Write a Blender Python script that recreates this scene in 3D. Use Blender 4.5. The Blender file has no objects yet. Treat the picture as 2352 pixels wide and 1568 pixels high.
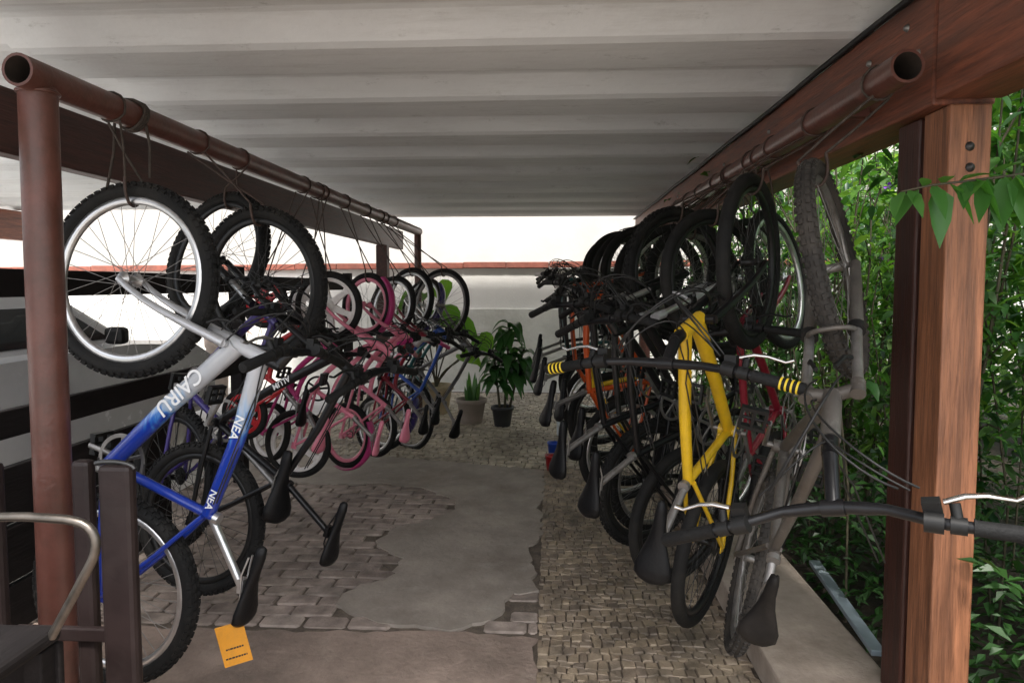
import bpy, math, random
from mathutils import Vector, Matrix
random.seed(7)
R = math.radians
V = Vector
scene = bpy.context.scene
COL = scene.collection

# ------------------------------------------------------------------ camera
FPX, CX0, CY0 = 1568.0, 1176.0, 751.0
CAMZ = 1.5
cam_d = bpy.data.cameras.new('camera'); cam = bpy.data.objects.new('camera', cam_d); COL.objects.link(cam)
cam.location = (0, 0, CAMZ)
cam.rotation_euler = (R(90-3.5), 0, R(3.24))
cam_d.lens = 24; cam_d.sensor_width = 36; cam_d.shift_y = -0.014
cam_d.clip_start = 0.02; cam_d.clip_end = 400
scene.camera = cam
CM = cam.rotation_euler.to_matrix()
def ray(px, py): return CM @ V(((px-CX0)/FPX, -(py-CY0)/FPX, -1))
def at(px, py, Y):
    d = ray(px, py); return V((0, 0, CAMZ)) + d*(Y/d.y)
def atz(px, py, z):
    d = ray(px, py); return V((0, 0, CAMZ)) + d*((z-CAMZ)/d.z)

# ------------------------------------------------------------------ materials
MATS = {}
def new_mat(name):
    m = bpy.data.materials.new(name); m.use_nodes = True
    nt = m.node_tree; b = nt.nodes['Principled BSDF']
    return m, nt, b
def mat(name, col, rough=.5, metal=0., var=.25, scale=8., bump=0., bscale=None, stretch=None, dirt=None, dirt_amt=.0, dirt_scale=3., spec=.5, coat=0., dirt2=None):
    if name in MATS: return MATS[name]
    m, nt, b = new_mat(name); N = nt.nodes; L = nt.links
    tc = N.new('ShaderNodeTexCoord'); mp = N.new('ShaderNodeMapping')
    L.new(tc.outputs['Object'], mp.inputs['Vector'])
    if stretch: mp.inputs['Scale'].default_value = stretch
    nz = N.new('ShaderNodeTexNoise'); nz.inputs['Scale'].default_value = scale; nz.inputs['Detail'].default_value = 6
    nz.inputs['Roughness'].default_value = .65
    L.new(mp.outputs['Vector'], nz.inputs['Vector'])
    cr = N.new('ShaderNodeValToRGB')
    cr.color_ramp.elements[0].position = .3; cr.color_ramp.elements[1].position = .7
    c = V(col)
    cr.color_ramp.elements[0].color = (*(c*(1-var)), 1); cr.color_ramp.elements[1].color = (*[min(1, x*(1+var)) for x in c], 1)
    L.new(nz.outputs['Fac'], cr.inputs['Fac'])
    out = cr.outputs['Color']
    ds = [(dirt, dirt_amt, dirt_scale, .45, .72)] if dirt else []
    if dirt2: ds.append(dirt2)
    for (dc, da, dsc, q0, q1) in ds:
        n2 = N.new('ShaderNodeTexNoise'); n2.inputs['Scale'].default_value = dsc; n2.inputs['Detail'].default_value = 8; n2.inputs['Roughness'].default_value = .7
        L.new(mp.outputs['Vector'], n2.inputs['Vector'])
        r2 = N.new('ShaderNodeValToRGB'); r2.color_ramp.elements[0].position = q0; r2.color_ramp.elements[1].position = q1
        r2.color_ramp.elements[0].color = (0, 0, 0, 1); r2.color_ramp.elements[1].color = (da,)*3 + (1,)
        L.new(n2.outputs['Fac'], r2.inputs['Fac'])
        mx = N.new('ShaderNodeMixRGB'); mx.inputs['Color2'].default_value = (*dc, 1)
        L.new(r2.outputs['Color'], mx.inputs['Fac']); L.new(out, mx.inputs['Color1']); out = mx.outputs['Color']
    L.new(out, b.inputs['Base Color'])
    b.inputs['Metallic'].default_value = metal
    b.inputs['Specular IOR Level'].default_value = spec
    b.inputs['Coat Weight'].default_value = coat
    rr = N.new('ShaderNodeMapRange'); rr.inputs['To Min'].default_value = max(.02, rough-.12); rr.inputs['To Max'].default_value = min(1, rough+.15)
    L.new(nz.outputs['Fac'], rr.inputs['Value']); L.new(rr.outputs['Result'], b.inputs['Roughness'])
    if bump:
        n3 = N.new('ShaderNodeTexNoise'); n3.inputs['Scale'].default_value = bscale or scale*4; n3.inputs['Detail'].default_value = 5
        L.new(mp.outputs['Vector'], n3.inputs['Vector'])
        bp = N.new('ShaderNodeBump'); bp.inputs['Strength'].default_value = bump; bp.inputs['Distance'].default_value = .01
        L.new(n3.outputs['Fac'], bp.inputs['Height']); L.new(bp.outputs['Normal'], b.inputs['Normal'])
    MATS[name] = m
    return m
def island_mat(name, cols, rough=.8, bump=.3, bscale=60, noise=.25, nscale=14):
    if name in MATS: return MATS[name]
    m, nt, b = new_mat(name); N = nt.nodes; L = nt.links
    g = N.new('ShaderNodeNewGeometry'); cr = N.new('ShaderNodeValToRGB'); e = cr.color_ramp.elements
    e[0].position = 0; e[0].color = (*cols[0], 1); e[1].position = 1; e[1].color = (*cols[-1], 1)
    for i, c in enumerate(cols[1:-1], 1):
        x = e.new(i/(len(cols)-1)); x.color = (*c, 1)
    L.new(g.outputs['Random Per Island'], cr.inputs['Fac'])
    tc = N.new('ShaderNodeTexCoord'); out = cr.outputs['Color']
    for sc, am in ((nscale, noise), (1.3, noise*1.1)):
        nz = N.new('ShaderNodeTexNoise'); nz.inputs['Scale'].default_value = sc; nz.inputs['Detail'].default_value = 7
        L.new(tc.outputs['Object'], nz.inputs['Vector'])
        mr = N.new('ShaderNodeMapRange'); mr.inputs['From Min'].default_value = .3; mr.inputs['From Max'].default_value = .7
        mr.inputs['To Min'].default_value = 1-am*1.6; mr.inputs['To Max'].default_value = 1+am
        L.new(nz.outputs['Fac'], mr.inputs['Value'])
        mx = N.new('ShaderNodeMixRGB'); mx.blend_type = 'MULTIPLY'; mx.inputs['Fac'].default_value = 1
        L.new(out, mx.inputs['Color1']); L.new(mr.outputs['Result'], mx.inputs['Color2']); out = mx.outputs['Color']
    L.new(out, b.inputs['Base Color']); b.inputs['Roughness'].default_value = rough
    n3 = N.new('ShaderNodeTexNoise'); n3.inputs['Scale'].default_value = bscale
    L.new(tc.outputs['Object'], n3.inputs['Vector'])
    bp = N.new('ShaderNodeBump'); bp.inputs['Strength'].default_value = bump; bp.inputs['Distance'].default_value = .008
    L.new(n3.outputs['Fac'], bp.inputs['Height']); L.new(bp.outputs['Normal'], b.inputs['Normal'])
    MATS[name] = m; return m
def leaf_mat(name, cols, rough=.4, trans=.35):
    if name in MATS: return MATS[name]
    m, nt, b = new_mat(name); N = nt.nodes; L = nt.links
    g = N.new('ShaderNodeNewGeometry'); cr = N.new('ShaderNodeValToRGB'); e = cr.color_ramp.elements
    e[0].color = (*cols[0], 1); e[1].color = (*cols[-1], 1)
    for i, c in enumerate(cols[1:-1], 1):
        x = e.new(i/(len(cols)-1)); x.color = (*c, 1)
    L.new(g.outputs['Random Per Island'], cr.inputs['Fac']); L.new(cr.outputs['Color'], b.inputs['Base Color'])
    b.inputs['Roughness'].default_value = rough; b.inputs['Specular IOR Level'].default_value = .4
    t = N.new('ShaderNodeBsdfTranslucent')
    br = N.new('ShaderNodeMixRGB'); br.blend_type = 'MULTIPLY'; br.inputs['Fac'].default_value = 1; br.inputs['Color2'].default_value = (1.5, 1.6, .6, 1)
    L.new(cr.outputs['Color'], br.inputs['Color1']); L.new(br.outputs['Color'], t.inputs['Color'])
    mx = N.new('ShaderNodeMixShader'); mx.inputs['Fac'].default_value = trans
    L.new(b.outputs['BSDF'], mx.inputs[1]); L.new(t.outputs['BSDF'], mx.inputs[2])
    L.new(mx.outputs['Shader'], N['Material Output'].inputs['Surface'])
    MATS[name] = m; return m

# ------------------------------------------------------------------ mesh collector
class MB:
    def __init__(s): s.v = []; s.f = []; s.s = []; s.m = []
    def face(s, idx, smooth=False, mi=0): s.f.append(idx); s.s.append(smooth); s.m.append(mi)
    def poly(s, pts, smooth=False, mi=0):
        n = len(s.v); s.v += [tuple(p) for p in pts]; s.face(tuple(range(n, n+len(pts))), smooth, mi)
    def tube(s, pts, r, n=8, cap=True, mi=0, closed=False, flat=1.0, refv=None):
        pts = [V(p) for p in pts]; k = len(pts)
        rs = r if isinstance(r, (list, tuple)) else [r]*k
        t = [None]*k
        for i in range(k):
            if closed: d = pts[(i+1) % k]-pts[i-1]
            else: d = pts[min(i+1, k-1)]-pts[max(i-1, 0)]
            t[i] = d.normalized() if d.length > 1e-9 else V((0, 0, 1))
        ref = V(refv) if refv else (V((0, 0, 1)) if abs(t[0].z) < .9 else V((1, 0, 0)))
        rings = []
        for i in range(k):
            ref = (ref - t[i]*ref.dot(t[i])).normalized()
            b = t[i].cross(ref); st = len(s.v)
            for j in range(n):
                a = 2*math.pi*j/n
                s.v.append(tuple(pts[i]+ref*math.cos(a)*rs[i]+b*math.sin(a)*rs[i]*flat))
            rings.append(st)
        for i in range(k if closed else k-1):
            a0 = rings[i]; b0 = rings[(i+1) % k]
            for j in range(n):
                j2 = (j+1) % n
                s.face((a0+j, a0+j2, b0+j2, b0+j), True, mi)
        if cap and not closed:
            for st, rev in ((rings[0], True), (rings[-1], False)):
                p = [s.v[st+j] for j in range(n)]
                if rev: p.reverse()
                s.poly(p, False, mi)
    def box(s, c, sz, rot=None, mi=0):
        c = V(c); h = V(sz)/2; n = len(s.v)
        for x in (-1, 1):
            for y in (-1, 1):
                for z in (-1, 1):
                    p = V((x*h.x, y*h.y, z*h.z))
                    if rot: p = rot @ p
                    s.v.append(tuple(c+p))
        for q in ((0, 1, 3, 2), (4, 6, 7, 5), (0, 4, 5, 1), (2, 3, 7, 6), (0, 2, 6, 4), (1, 5, 7, 3)):
            s.face(tuple(n+i for i in q), False, mi)
    def lathe(s, prof, n=32, M=None, mi=0, smooth=True, closed=False):
        M = M or Matrix.Identity(4); st = len(s.v); k = len(prof)
        for (r, h) in prof:
            for j in range(n):
                a = 2*math.pi*j/n
                s.v.append(tuple(M @ V((r*math.cos(a), r*math.sin(a), h))))
        for i in range(k if closed else k-1):
            i2 = (i+1) % k
            for j in range(n):
                j2 = (j+1) % n
                s.face((st+i*n+j, st+i*n+j2, st+i2*n+j2, st+i2*n+j), smooth, mi)
    def prism(s, poly, z0, z1, mi=0):
        n = len(poly); a = [(p[0], p[1], z0) for p in poly]; b = [(p[0], p[1], z1) for p in poly]
        s.poly(b, False, mi); s.poly(a[::-1], False, mi)
        for i in range(n):
            j = (i+1) % n; s.poly([a[i], a[j], b[j], b[i]], False, mi)
    def loft(s, rings, smooth=True, mi=0, caps=True):
        n = len(rings[0]); st = len(s.v)
        for r in rings: s.v += [tuple(p) for p in r]
        for i in range(len(rings)-1):
            for j in range(n):
                j2 = (j+1) % n
                s.face((st+i*n+j, st+i*n+j2, st+(i+1)*n+j2, st+(i+1)*n+j), smooth, mi)
        if caps:
            s.poly(rings[0][::-1], False, mi); s.poly(rings[-1], False, mi)
    def mesh(s, name, mats):
        me = bpy.data.meshes.new(name); me.from_pydata(s.v, [], s.f)
        for m in (mats if isinstance(mats, (list, tuple)) else [mats]): me.materials.append(m)
        me.polygons.foreach_set('use_smooth', s.s); me.polygons.foreach_set('material_index', s.m)
        me.update(); return me
    def build(s, name, mats, parent=None, M=None, bevel=0):
        return link(name, s.mesh(name, mats), parent, M, bevel)
def link(name, me, parent=None, M=None, bevel=0):
    o = bpy.data.objects.new(name, me); COL.objects.link(o)
    if parent: o.parent = parent
    if M is not None: o.matrix_basis = M
    if bevel:
        b = o.modifiers.new('bevel', 'BEVEL'); b.width = bevel; b.segments = 2; b.limit_method = 'ANGLE'; b.angle_limit = R(40)
    return o
def tag(o, label, cat, group=None, kind=None):
    o['label'] = label; o['category'] = cat
    if group: o['group'] = group
    if kind: o['kind'] = kind
    return o
def struct(o): o['kind'] = 'structure'; return o
def empty(name, loc, label, cat, group=None):
    o = bpy.data.objects.new(name, None); COL.objects.link(o); o.location = loc; o.empty_display_size = .1
    return tag(o, label, cat, group)
def inv(root): return Matrix.Translation(-V(root.location))      # lets a part be modelled in world coordinates
def bez(p0, p1, p2, p3, n=10):
    p0, p1, p2, p3 = V(p0), V(p1), V(p2), V(p3); o = []
    for i in range(n+1):
        t = i/n; u = 1-t
        o.append(p0*u**3+p1*3*u*u*t+p2*3*u*t*t+p3*t**3)
    return o
def rnd(a): return random.uniform(-a, a)
ROTY = Matrix.Rotation(R(-90), 4, 'X')      # lathe axis Z -> Y

# palette
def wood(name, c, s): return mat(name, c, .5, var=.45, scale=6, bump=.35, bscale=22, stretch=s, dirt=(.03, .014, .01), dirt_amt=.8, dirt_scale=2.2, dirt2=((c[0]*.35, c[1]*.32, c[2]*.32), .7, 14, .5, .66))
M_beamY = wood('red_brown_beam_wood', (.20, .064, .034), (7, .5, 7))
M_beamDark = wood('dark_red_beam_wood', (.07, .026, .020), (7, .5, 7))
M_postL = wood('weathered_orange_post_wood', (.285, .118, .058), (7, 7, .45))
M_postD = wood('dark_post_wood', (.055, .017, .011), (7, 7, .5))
M_black_wood = mat('black_stained_board', (.012, .010, .010), .7, var=.4, scale=6, stretch=(5, .6, 5), bump=.2, spec=.15)
M_brown_paint = mat('dark_brown_painted_board', (.017, .010, .0095), .55, var=.3, scale=7, bump=.15, dirt=(.045, .034, .03), dirt_amt=.4, spec=.3)
M_pipe = mat('red_brown_painted_pipe', (.11, .041, .030), .36, var=.25, scale=9, bump=.15, bscale=60, dirt=(.05, .025, .017), dirt_amt=.8, dirt_scale=6)
M_pipe_in = mat('rusty_pipe_inside', (.03, .02, .014), .9, var=.4, scale=20)
M_rust = mat('rusty_rod', (.06, .038, .03), .6, var=.4, scale=40, metal=.3)
M_strap = mat('frayed_rope', (.05, .038, .03), .9, var=.5, scale=60, bump=.4)
M_rubber = mat('black_tyre_rubber', (.009, .009, .009), .78, var=.4, scale=14, dirt=(.06, .053, .043), dirt_amt=.3, dirt_scale=5, bump=.2, bscale=120, spec=.25)
M_rubber_dusty = mat('dusty_tyre_rubber', (.024, .021, .018), .85, var=.4, scale=14, dirt=(.10, .085, .07), dirt_amt=.6, dirt_scale=4, bump=.3, bscale=120)
M_alu = mat('brushed_aluminium', (.62, .62, .62), .32, metal=.9, var=.12, scale=12)
M_alu_dull = mat('dull_grey_metal', (.26, .25, .24), .42, metal=.7, var=.25, scale=16, dirt=(.10, .08, .06), dirt_amt=.5, dirt_scale=9)
M_chrome = mat('chrome', (.75, .75, .75), .16, metal=1, var=.1)
M_steel_dk = mat('dark_steel', (.06, .06, .06), .4, metal=.8, var=.3)
M_blackp = mat('gloss_black_paint', (.006, .006, .007), .34, var=.3, coat=.1, spec=.3)
M_blackrim = mat('black_rim', (.016, .016, .016), .4, var=.3, metal=.4)
M_plast = mat('black_plastic', (.009, .009, .009), .5, var=.3, scale=15, spec=.28)
M_grip = mat('black_rubber_grip', (.008, .008, .008), .7, var=.3, scale=30, bump=.3, spec=.25)
M_seat = mat('black_saddle_vinyl', (.0045, .0045, .005), .45, var=.3, scale=18, bump=.12, bscale=120, spec=.2)
M_seat_worn = mat('worn_dark_saddle', (.008, .007, .0065), .6, var=.4, scale=10, bump=.2, dirt=(.04, .033, .028), dirt_amt=.5, spec=.22)
M_silver = mat('silver_paint', (.50, .51, .53), .3, metal=.5, var=.12)
M_grey_fr = mat('grey_frame_paint', (.17, .17, .17), .36, metal=.3, var=.2, dirt=(.08, .06, .05), dirt_amt=.6, dirt_scale=8)
M_worn_fr = mat('worn_brown_grey_frame', (.13, .12, .108), .5, metal=.45, var=.35, scale=14, bump=.1, dirt=(.05, .034, .024), dirt_amt=.8, dirt_scale=7, dirt2=((.26, .24, .22), .6, 30, .55, .7))
M_yellow = mat('yellow_frame_paint', (.70, .44, .013), .32, var=.1, coat=.3, dirt=(.2, .13, .03), dirt_amt=.3, dirt_scale=9)
M_red = mat('dark_red_frame_paint', (.20, .009, .022), .3, var=.15, coat=.3)
M_redb = mat('red_plastic', (.42, .02, .025), .35, var=.15)
M_orange = mat('orange_frame_paint', (.52, .075, .010), .32, var=.12, coat=.3)
M_pink = mat('pink_frame_paint', (.68, .20, .28), .35, var=.12, coat=.2)
M_magenta = mat('magenta_plastic', (.44, .035, .17), .35, var=.12)
M_white_pl = mat('white_plastic_wheel', (.72, .69, .67), .45, var=.08, dirt=(.35, .28, .24), dirt_amt=.5, dirt_scale=9)
M_purple = mat('dark_purple_frame_paint', (.04, .025, .16), .3, var=.2, coat=.3)
M_blue2 = mat('mid_blue_frame_paint', (.02, .08, .38), .3, var=.15, coat=.3)
M_teal = mat('teal_frame_paint', (.02, .11, .11), .32, var=.15, coat=.3)
M_cable = mat('black_cable', (.010, .010, .010), .5, var=.2)
M_yellow_band = mat('yellow_rubber_band', (.72, .52, .03), .5, var=.1)
M_bluefade, nt, b = new_mat('blue_to_silver_frame_paint')
N = nt.nodes; Lk = nt.links
tc = N.new('ShaderNodeTexCoord'); sx = N.new('ShaderNodeSeparateXYZ'); nz = N.new('ShaderNodeTexNoise'); nz.inputs['Scale'].default_value = 9
mpp = N.new('ShaderNodeMapping'); mpp.inputs['Scale'].default_value = (1, 5, 6)
ad = N.new('ShaderNodeMath'); ad.operation = 'MULTIPLY_ADD'; ad.inputs[1].default_value = .22
cr = N.new('ShaderNodeValToRGB'); e = cr.color_ramp.elements
e[0].position = .0; e[0].color = (.006, .024, .22, 1); e[1].position = 1; e[1].color = (.44, .45, .47, 1)
for p, c in ((.68, (.008, .034, .29)), (.73, (.03, .15, .48)), (.77, (.28, .40, .56)), (.84, (.40, .42, .45))):
    x = e.new(p); x.color = (*c, 1)
Lk.new(tc.outputs['Object'], sx.inputs[0]); Lk.new(tc.outputs['Object'], mpp.inputs[0]); Lk.new(mpp.outputs[0], nz.inputs['Vector'])
Lk.new(nz.outputs['Fac'], ad.inputs[0]); Lk.new(sx.outputs['X'], ad.inputs[2]); Lk.new(ad.outputs[0], cr.inputs['Fac'])
Lk.new(cr.outputs['Color'], b.inputs['Base Color']); b.inputs['Roughness'].default_value = .28; b.inputs['Coat Weight'].default_value = .4

# ------------------------------------------------------------------ world and sun
w = bpy.data.worlds.new('World'); scene.world = w; w.use_nodes = True
wn = w.node_tree.nodes; wl = w.node_tree.links
sky = wn.new('ShaderNodeTexSky'); sky.sky_type = 'NISHITA'; sky.sun_disc = False
SUN = V((-.05, .52, -.85)).normalized()     # direction the light travels
elev = math.asin(-SUN.z); az = math.atan2(-SUN.x, -SUN.y)
sky.sun_elevation = elev; sky.sun_rotation = az
sky.dust_density = 4; sky.air_density = 1
hs = wn.new('ShaderNodeHueSaturation'); hs.inputs['Saturation'].default_value = .35; hs.inputs['Value'].default_value = 2.9
wl.new(sky.outputs[0], hs.inputs['Color']); wl.new(hs.outputs[0], wn['Background'].inputs['Color'])
wn['Background'].inputs['Strength'].default_value = .15
sd = bpy.data.lights.new('sun', 'SUN'); sd.energy = 5; sd.angle = R(6); sd.color = (1, .96, .9)
so = bpy.data.objects.new('sun', sd); COL.objects.link(so); so.location = (3, -6, 12)
so.rotation_euler = SUN.to_track_quat('-Z', 'Y').to_euler()
scene.view_settings.view_transform = 'Standard'; scene.view_settings.look = 'None'; scene.view_settings.exposure = 0

# ------------------------------------------------------------------ ground
g = MB(); g.poly([(-60, -60, 0), (60, -60, 0), (60, 90, 0), (-60, 90, 0)])
struct(g.build('ground', mat('worn_grey_concrete_ground', (.50, .485, .46), .85, var=.15, scale=1.6, bump=.4, bscale=40, dirt=(.3, .28, .25), dirt_amt=.5, dirt_scale=1.1)))
M_conc = mat('stained_concrete', (.32, .28, .24), .75, var=.25, scale=3.2, bump=.55, bscale=28, dirt=(.17, .14, .115), dirt_amt=.7, dirt_scale=1.9, dirt2=((.40, .365, .32), .6, 7, .55, .7))
M_conc2 = mat('pinkish_concrete', (.29, .222, .182), .8, var=.28, scale=4, bump=.6, bscale=40, dirt=(.14, .108, .086), dirt_amt=.7, dirt_scale=2.6, dirt2=((.36, .29, .24), .5, 9, .55, .7))
M_joint = mat('dark_paving_joint', (.13, .105, .083), .95, var=.4, scale=20, bump=.5)
def rough_poly(pts, amp, step=.04):
    out = []
    for i, p in enumerate(pts):
        q = pts[(i+1) % len(pts)]; n = max(1, int((V(q)-V(p)).length/step)); a = 0
        for k in range(n):
            t = k/n; a = a*.7+random.uniform(-amp, amp)
            out.append((p[0]+(q[0]-p[0])*t+a, p[1]+(q[1]-p[1])*t+a*random.uniform(-1, 1)))
    return out
jb = MB(); jb.poly([(-2.7, -2, .004), (.82, -2, .004), (.82, 9.5, .004), (-2.7, 9.5, .004)])
struct(jb.build('paving_bed', M_joint))
patch = [(-.05, 5.42), (-.5, 5.55), (-1.3, 5.75), (-2.65, 5.9), (-2.65, 5.2), (-1.7, 4.92), (-1.25, 5.0), (-.95, 4.9), (-.62, 4.62), (-.66, 4.35), (-.95, 4.05), (-1.02, 3.8), (-.80, 3.6), (-.78, 3.4), (-1.0, 3.15), (-.92, 2.98), (-.74, 2.88), (-.45, 2.85), (-.27, 2.93), (-.2, 3.05), (-.16, 3.2), (-.07, 3.24)]
pm = MB(); pm.prism(rough_poly(patch, .024), .003, .0192)
struct(pm.build('concrete_patch', M_conc))
nb = MB(); nb.prism(rough_poly([(-2.7, -2), (-.06, -2), (-.06, 2.80), (-.5, 2.83), (-1.1, 2.79), (-2.7, 2.81)], .016, .06), .002, .0180)
struct(nb.build('concrete_path', M_conc2))
def inside(x, y, P):
    c = False; j = len(P)-1
    for i in range(len(P)):
        if (P[i][1] > y) != (P[j][1] > y) and x < (P[j][0]-P[i][0])*(y-P[i][1])/(P[j][1]-P[i][1])+P[i][0]: c = not c
        j = i
    return c
def stone(mb, q, h, ins=.86):
    c = sum((V(p) for p in q), V((0, 0)))/len(q)
    a = [V(p) for p in q]; b = [c+(V(p)-c)*ins for p in q]
    n = len(mb.v); k = len(q); tl = [random.uniform(-.002, .002) for _ in q]
    mb.v += [(p.x, p.y, .005) for p in a] + [(c[0]+(p.x-c[0])*.985, c[1]+(p.y-c[1])*.985, h-.004) for p in a] + [(p.x, p.y, h+tl[i]) for i, p in enumerate(b)]
    for r in (0, 1):
        for j in range(k):
            j2 = (j+1) % k; mb.face((n+r*k+j, n+r*k+j2, n+(r+1)*k+j2, n+(r+1)*k+j), False)
    mb.face(tuple(n+2*k+j for j in range(k)))
pv = MB(); y = 2.84; row = 0
while y < 5.25:
    x = -2.68 + (row % 2)*.1 + random.uniform(-.012, .012)
    while x < -.08:
        wv = .195; j = lambda: random.uniform(-.008, .008)
        x0, x1, y0, y1 = x+.004+j()*.4, min(x+wv-.001+j()*.4, -.052), y+.005+j()*.3, y+.097+j()*.3
        q = [(x0+.012, y0), (x1-.012, y0+j()*.4), (x1, y0+.014), (x1, y1-.014), (x1-.012, y1), (x0+.012, y1+j()*.4), (x0, y1-.014), (x0, y0+.014)]
        if x1-x0 > .04 and not inside((x0+x1)/2, (y0+y1)/2, patch): stone(pv, q, .0140+random.uniform(-.003, .003), .93)
        x += wv+.004
    y += .1; row += 1
struct(pv.build('brick_pavers', island_mat('grey_paver_stone', [(.26, .21, .18), (.32, .26, .225), (.37, .305, .26), (.30, .25, .22)], .75, .4, 70)))
def mosaic(mb, x0, x1, y0, y1, s, test=None):
    ny = int((y1-y0)/s)
    for a in range(ny):
        off = random.random()
        ya = y0+a*s; cuts = [x0]; x = x0-off*s*.8
        while x < x1-s*.5:
            x += s*random.uniform(.72, 1.28)
            if x > x0+.012: cuts.append(min(x, x1))
        w_ = lambda xx, aa: .3*s*math.sin(xx*7+aa*.9)+.2*s*math.sin(xx*23+aa*2.1)
        for c0, c1 in zip(cuts, cuts[1:]):
            if c1-c0 < .018: continue
            e = lambda: random.uniform(-.1, .1)*s
            q = [V((c0+e(), ya+w_(c0, a)+e())), V((c1+e(), ya+w_(c1, a)+e())), V((c1+e(), ya+s+w_(c1, a+1)+e())), V((c0+e(), ya+s+w_(c0, a+1)+e()))]
            if random.random() < .4:
                i = random.randint(0, 3); m1_ = q[i].lerp(q[i-1], .3); m2_ = q[i].lerp(q[(i+1) % 4], .3); q = q[:i]+[m1_, m2_]+q[i+1:]
            m = sum(q, V((0, 0)))/len(q)
            if test and not test(m.x, m.y): continue
            k_ = random.uniform(.88, .96); q = [m+(p-m)*k_ for p in q]
            stone(mb, q, .0145+random.uniform(-.003, .003), .9)
mo = MB(); mosaic(mo, -.05, .80, .8, 5.5, .046)
struct(mo.build('stone_mosaic_strip', island_mat('tan_mosaic_stone', [(.24, .19, .145), (.32, .25, .175), (.38, .30, .21), (.28, .225, .17), (.35, .28, .205)], .6, .4, 90, .30, 10)))
mf = MB(); mosaic(mf, -2.66, .80, 5.5, 9.4, .07, lambda x, y: not inside(x, y, patch))
struct(mf.build('cobble_pavement', island_mat('grey_tan_cobble', [(.34, .29, .22), (.44, .38, .285), (.50, .435, .335), (.38, .325, .255)], .65, .4, 80)))
ks = MB(); ks.box((.995, 4.9, .065), (.395, 10.2, .13))
struct(ks.build('concrete_kerb', mat('pale_concrete_kerb', (.38, .315, .26), .85, var=.25, scale=4, bump=.4, bscale=50, dirt=(.17, .13, .10), dirt_amt=.7, dirt_scale=3), bevel=.012))
sl = MB(); sl.poly([(1.195, -2, .05), (12, -2, .05), (12, 14, .05), (1.195, 14, .05)])
struct(sl.build('garden_soil', mat('dark_garden_soil', (.03, .022, .014), .95, var=.5, scale=9, bump=.8, bscale=40)))
p0 = atz(1870, 1290, .145); p1 = atz(2018, 1500, .145)
mbx = MB(); d = (p1-p0); ang = math.atan2(d.y, d.x)
mbx.box((p0+p1)/2, (d.length, .05, .022), Matrix.Rotation(ang, 3, 'Z'))
tag(mbx.build('metal_bar', mat('blue_grey_metal', (.33, .40, .45), .4, metal=.25, var=.15, dirt=(.2, .2, .2), dirt_amt=.4), bevel=.003), 'loose blue grey metal bar lying on the concrete kerb under the grey bicycle', 'metal bar')

# ------------------------------------------------------------------ carport
port = empty('timber_carport', (1.2, 2.1, 0), 'timber carport with white corrugated roof sheets over both bicycle rows', 'carport')
I = inv(port)
M_roof, nt, b = new_mat('whitewashed_fibre_cement')
N = nt.nodes; Lk = nt.links
tc = N.new('ShaderNodeTexCoord')
def nz_(scale, st, det=7, rg=.65):
    m_ = N.new('ShaderNodeMapping'); m_.inputs['Scale'].default_value = st; n_ = N.new('ShaderNodeTexNoise'); n_.inputs['Scale'].default_value = scale
    n_.inputs['Detail'].default_value = det; n_.inputs['Roughness'].default_value = rg
    Lk.new(tc.outputs['Object'], m_.inputs[0]); Lk.new(m_.outputs[0], n_.inputs['Vector']); return n_
def ramp_(src, p0, p1, c0, c1):
    r_ = N.new('ShaderNodeValToRGB'); r_.color_ramp.elements[0].position = p0; r_.color_ramp.elements[1].position = p1
    r_.color_ramp.elements[0].color = (*c0, 1); r_.color_ramp.elements[1].color = (*c1, 1); Lk.new(src.outputs['Fac'], r_.inputs['Fac']); return r_
a1 = ramp_(nz_(1.6, (.6, 1.6, 1)), .3, .72, (.62, .625, .615), (.75, .755, .745))
a2 = ramp_(nz_(5, (.35, 3, 1), 9, .75), .52, .75, (1, 1, 1), (.82, .81, .79))
a3 = ramp_(nz_(9, (.6, 1.1, 1), 10, .8), .58, .74, (1, 1, 1), (.52, .51, .48))
m1 = N.new('ShaderNodeMixRGB'); m1.blend_type = 'MULTIPLY'; m1.inputs[0].default_value = 1
m2 = N.new('ShaderNodeMixRGB'); m2.blend_type = 'MULTIPLY'; m2.inputs[0].default_value = 1
Lk.new(a1.outputs[0], m1.inputs[1]); Lk.new(a2.outputs[0], m1.inputs[2]); Lk.new(m1.outputs[0], m2.inputs[1]); Lk.new(a3.outputs[0], m2.inputs[2])
Lk.new(m2.outputs[0], b.inputs['Base Color']); b.inputs['Roughness'].default_value = .8
bp = N.new('ShaderNodeBump'); bp.inputs['Strength'].default_value = .2; bp.inputs['Distance'].default_value = .01
Lk.new(nz_(22, (1, 1, 1)).outputs['Fac'], bp.inputs['Height']); Lk.new(bp.outputs[0], b.inputs['Normal'])
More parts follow.
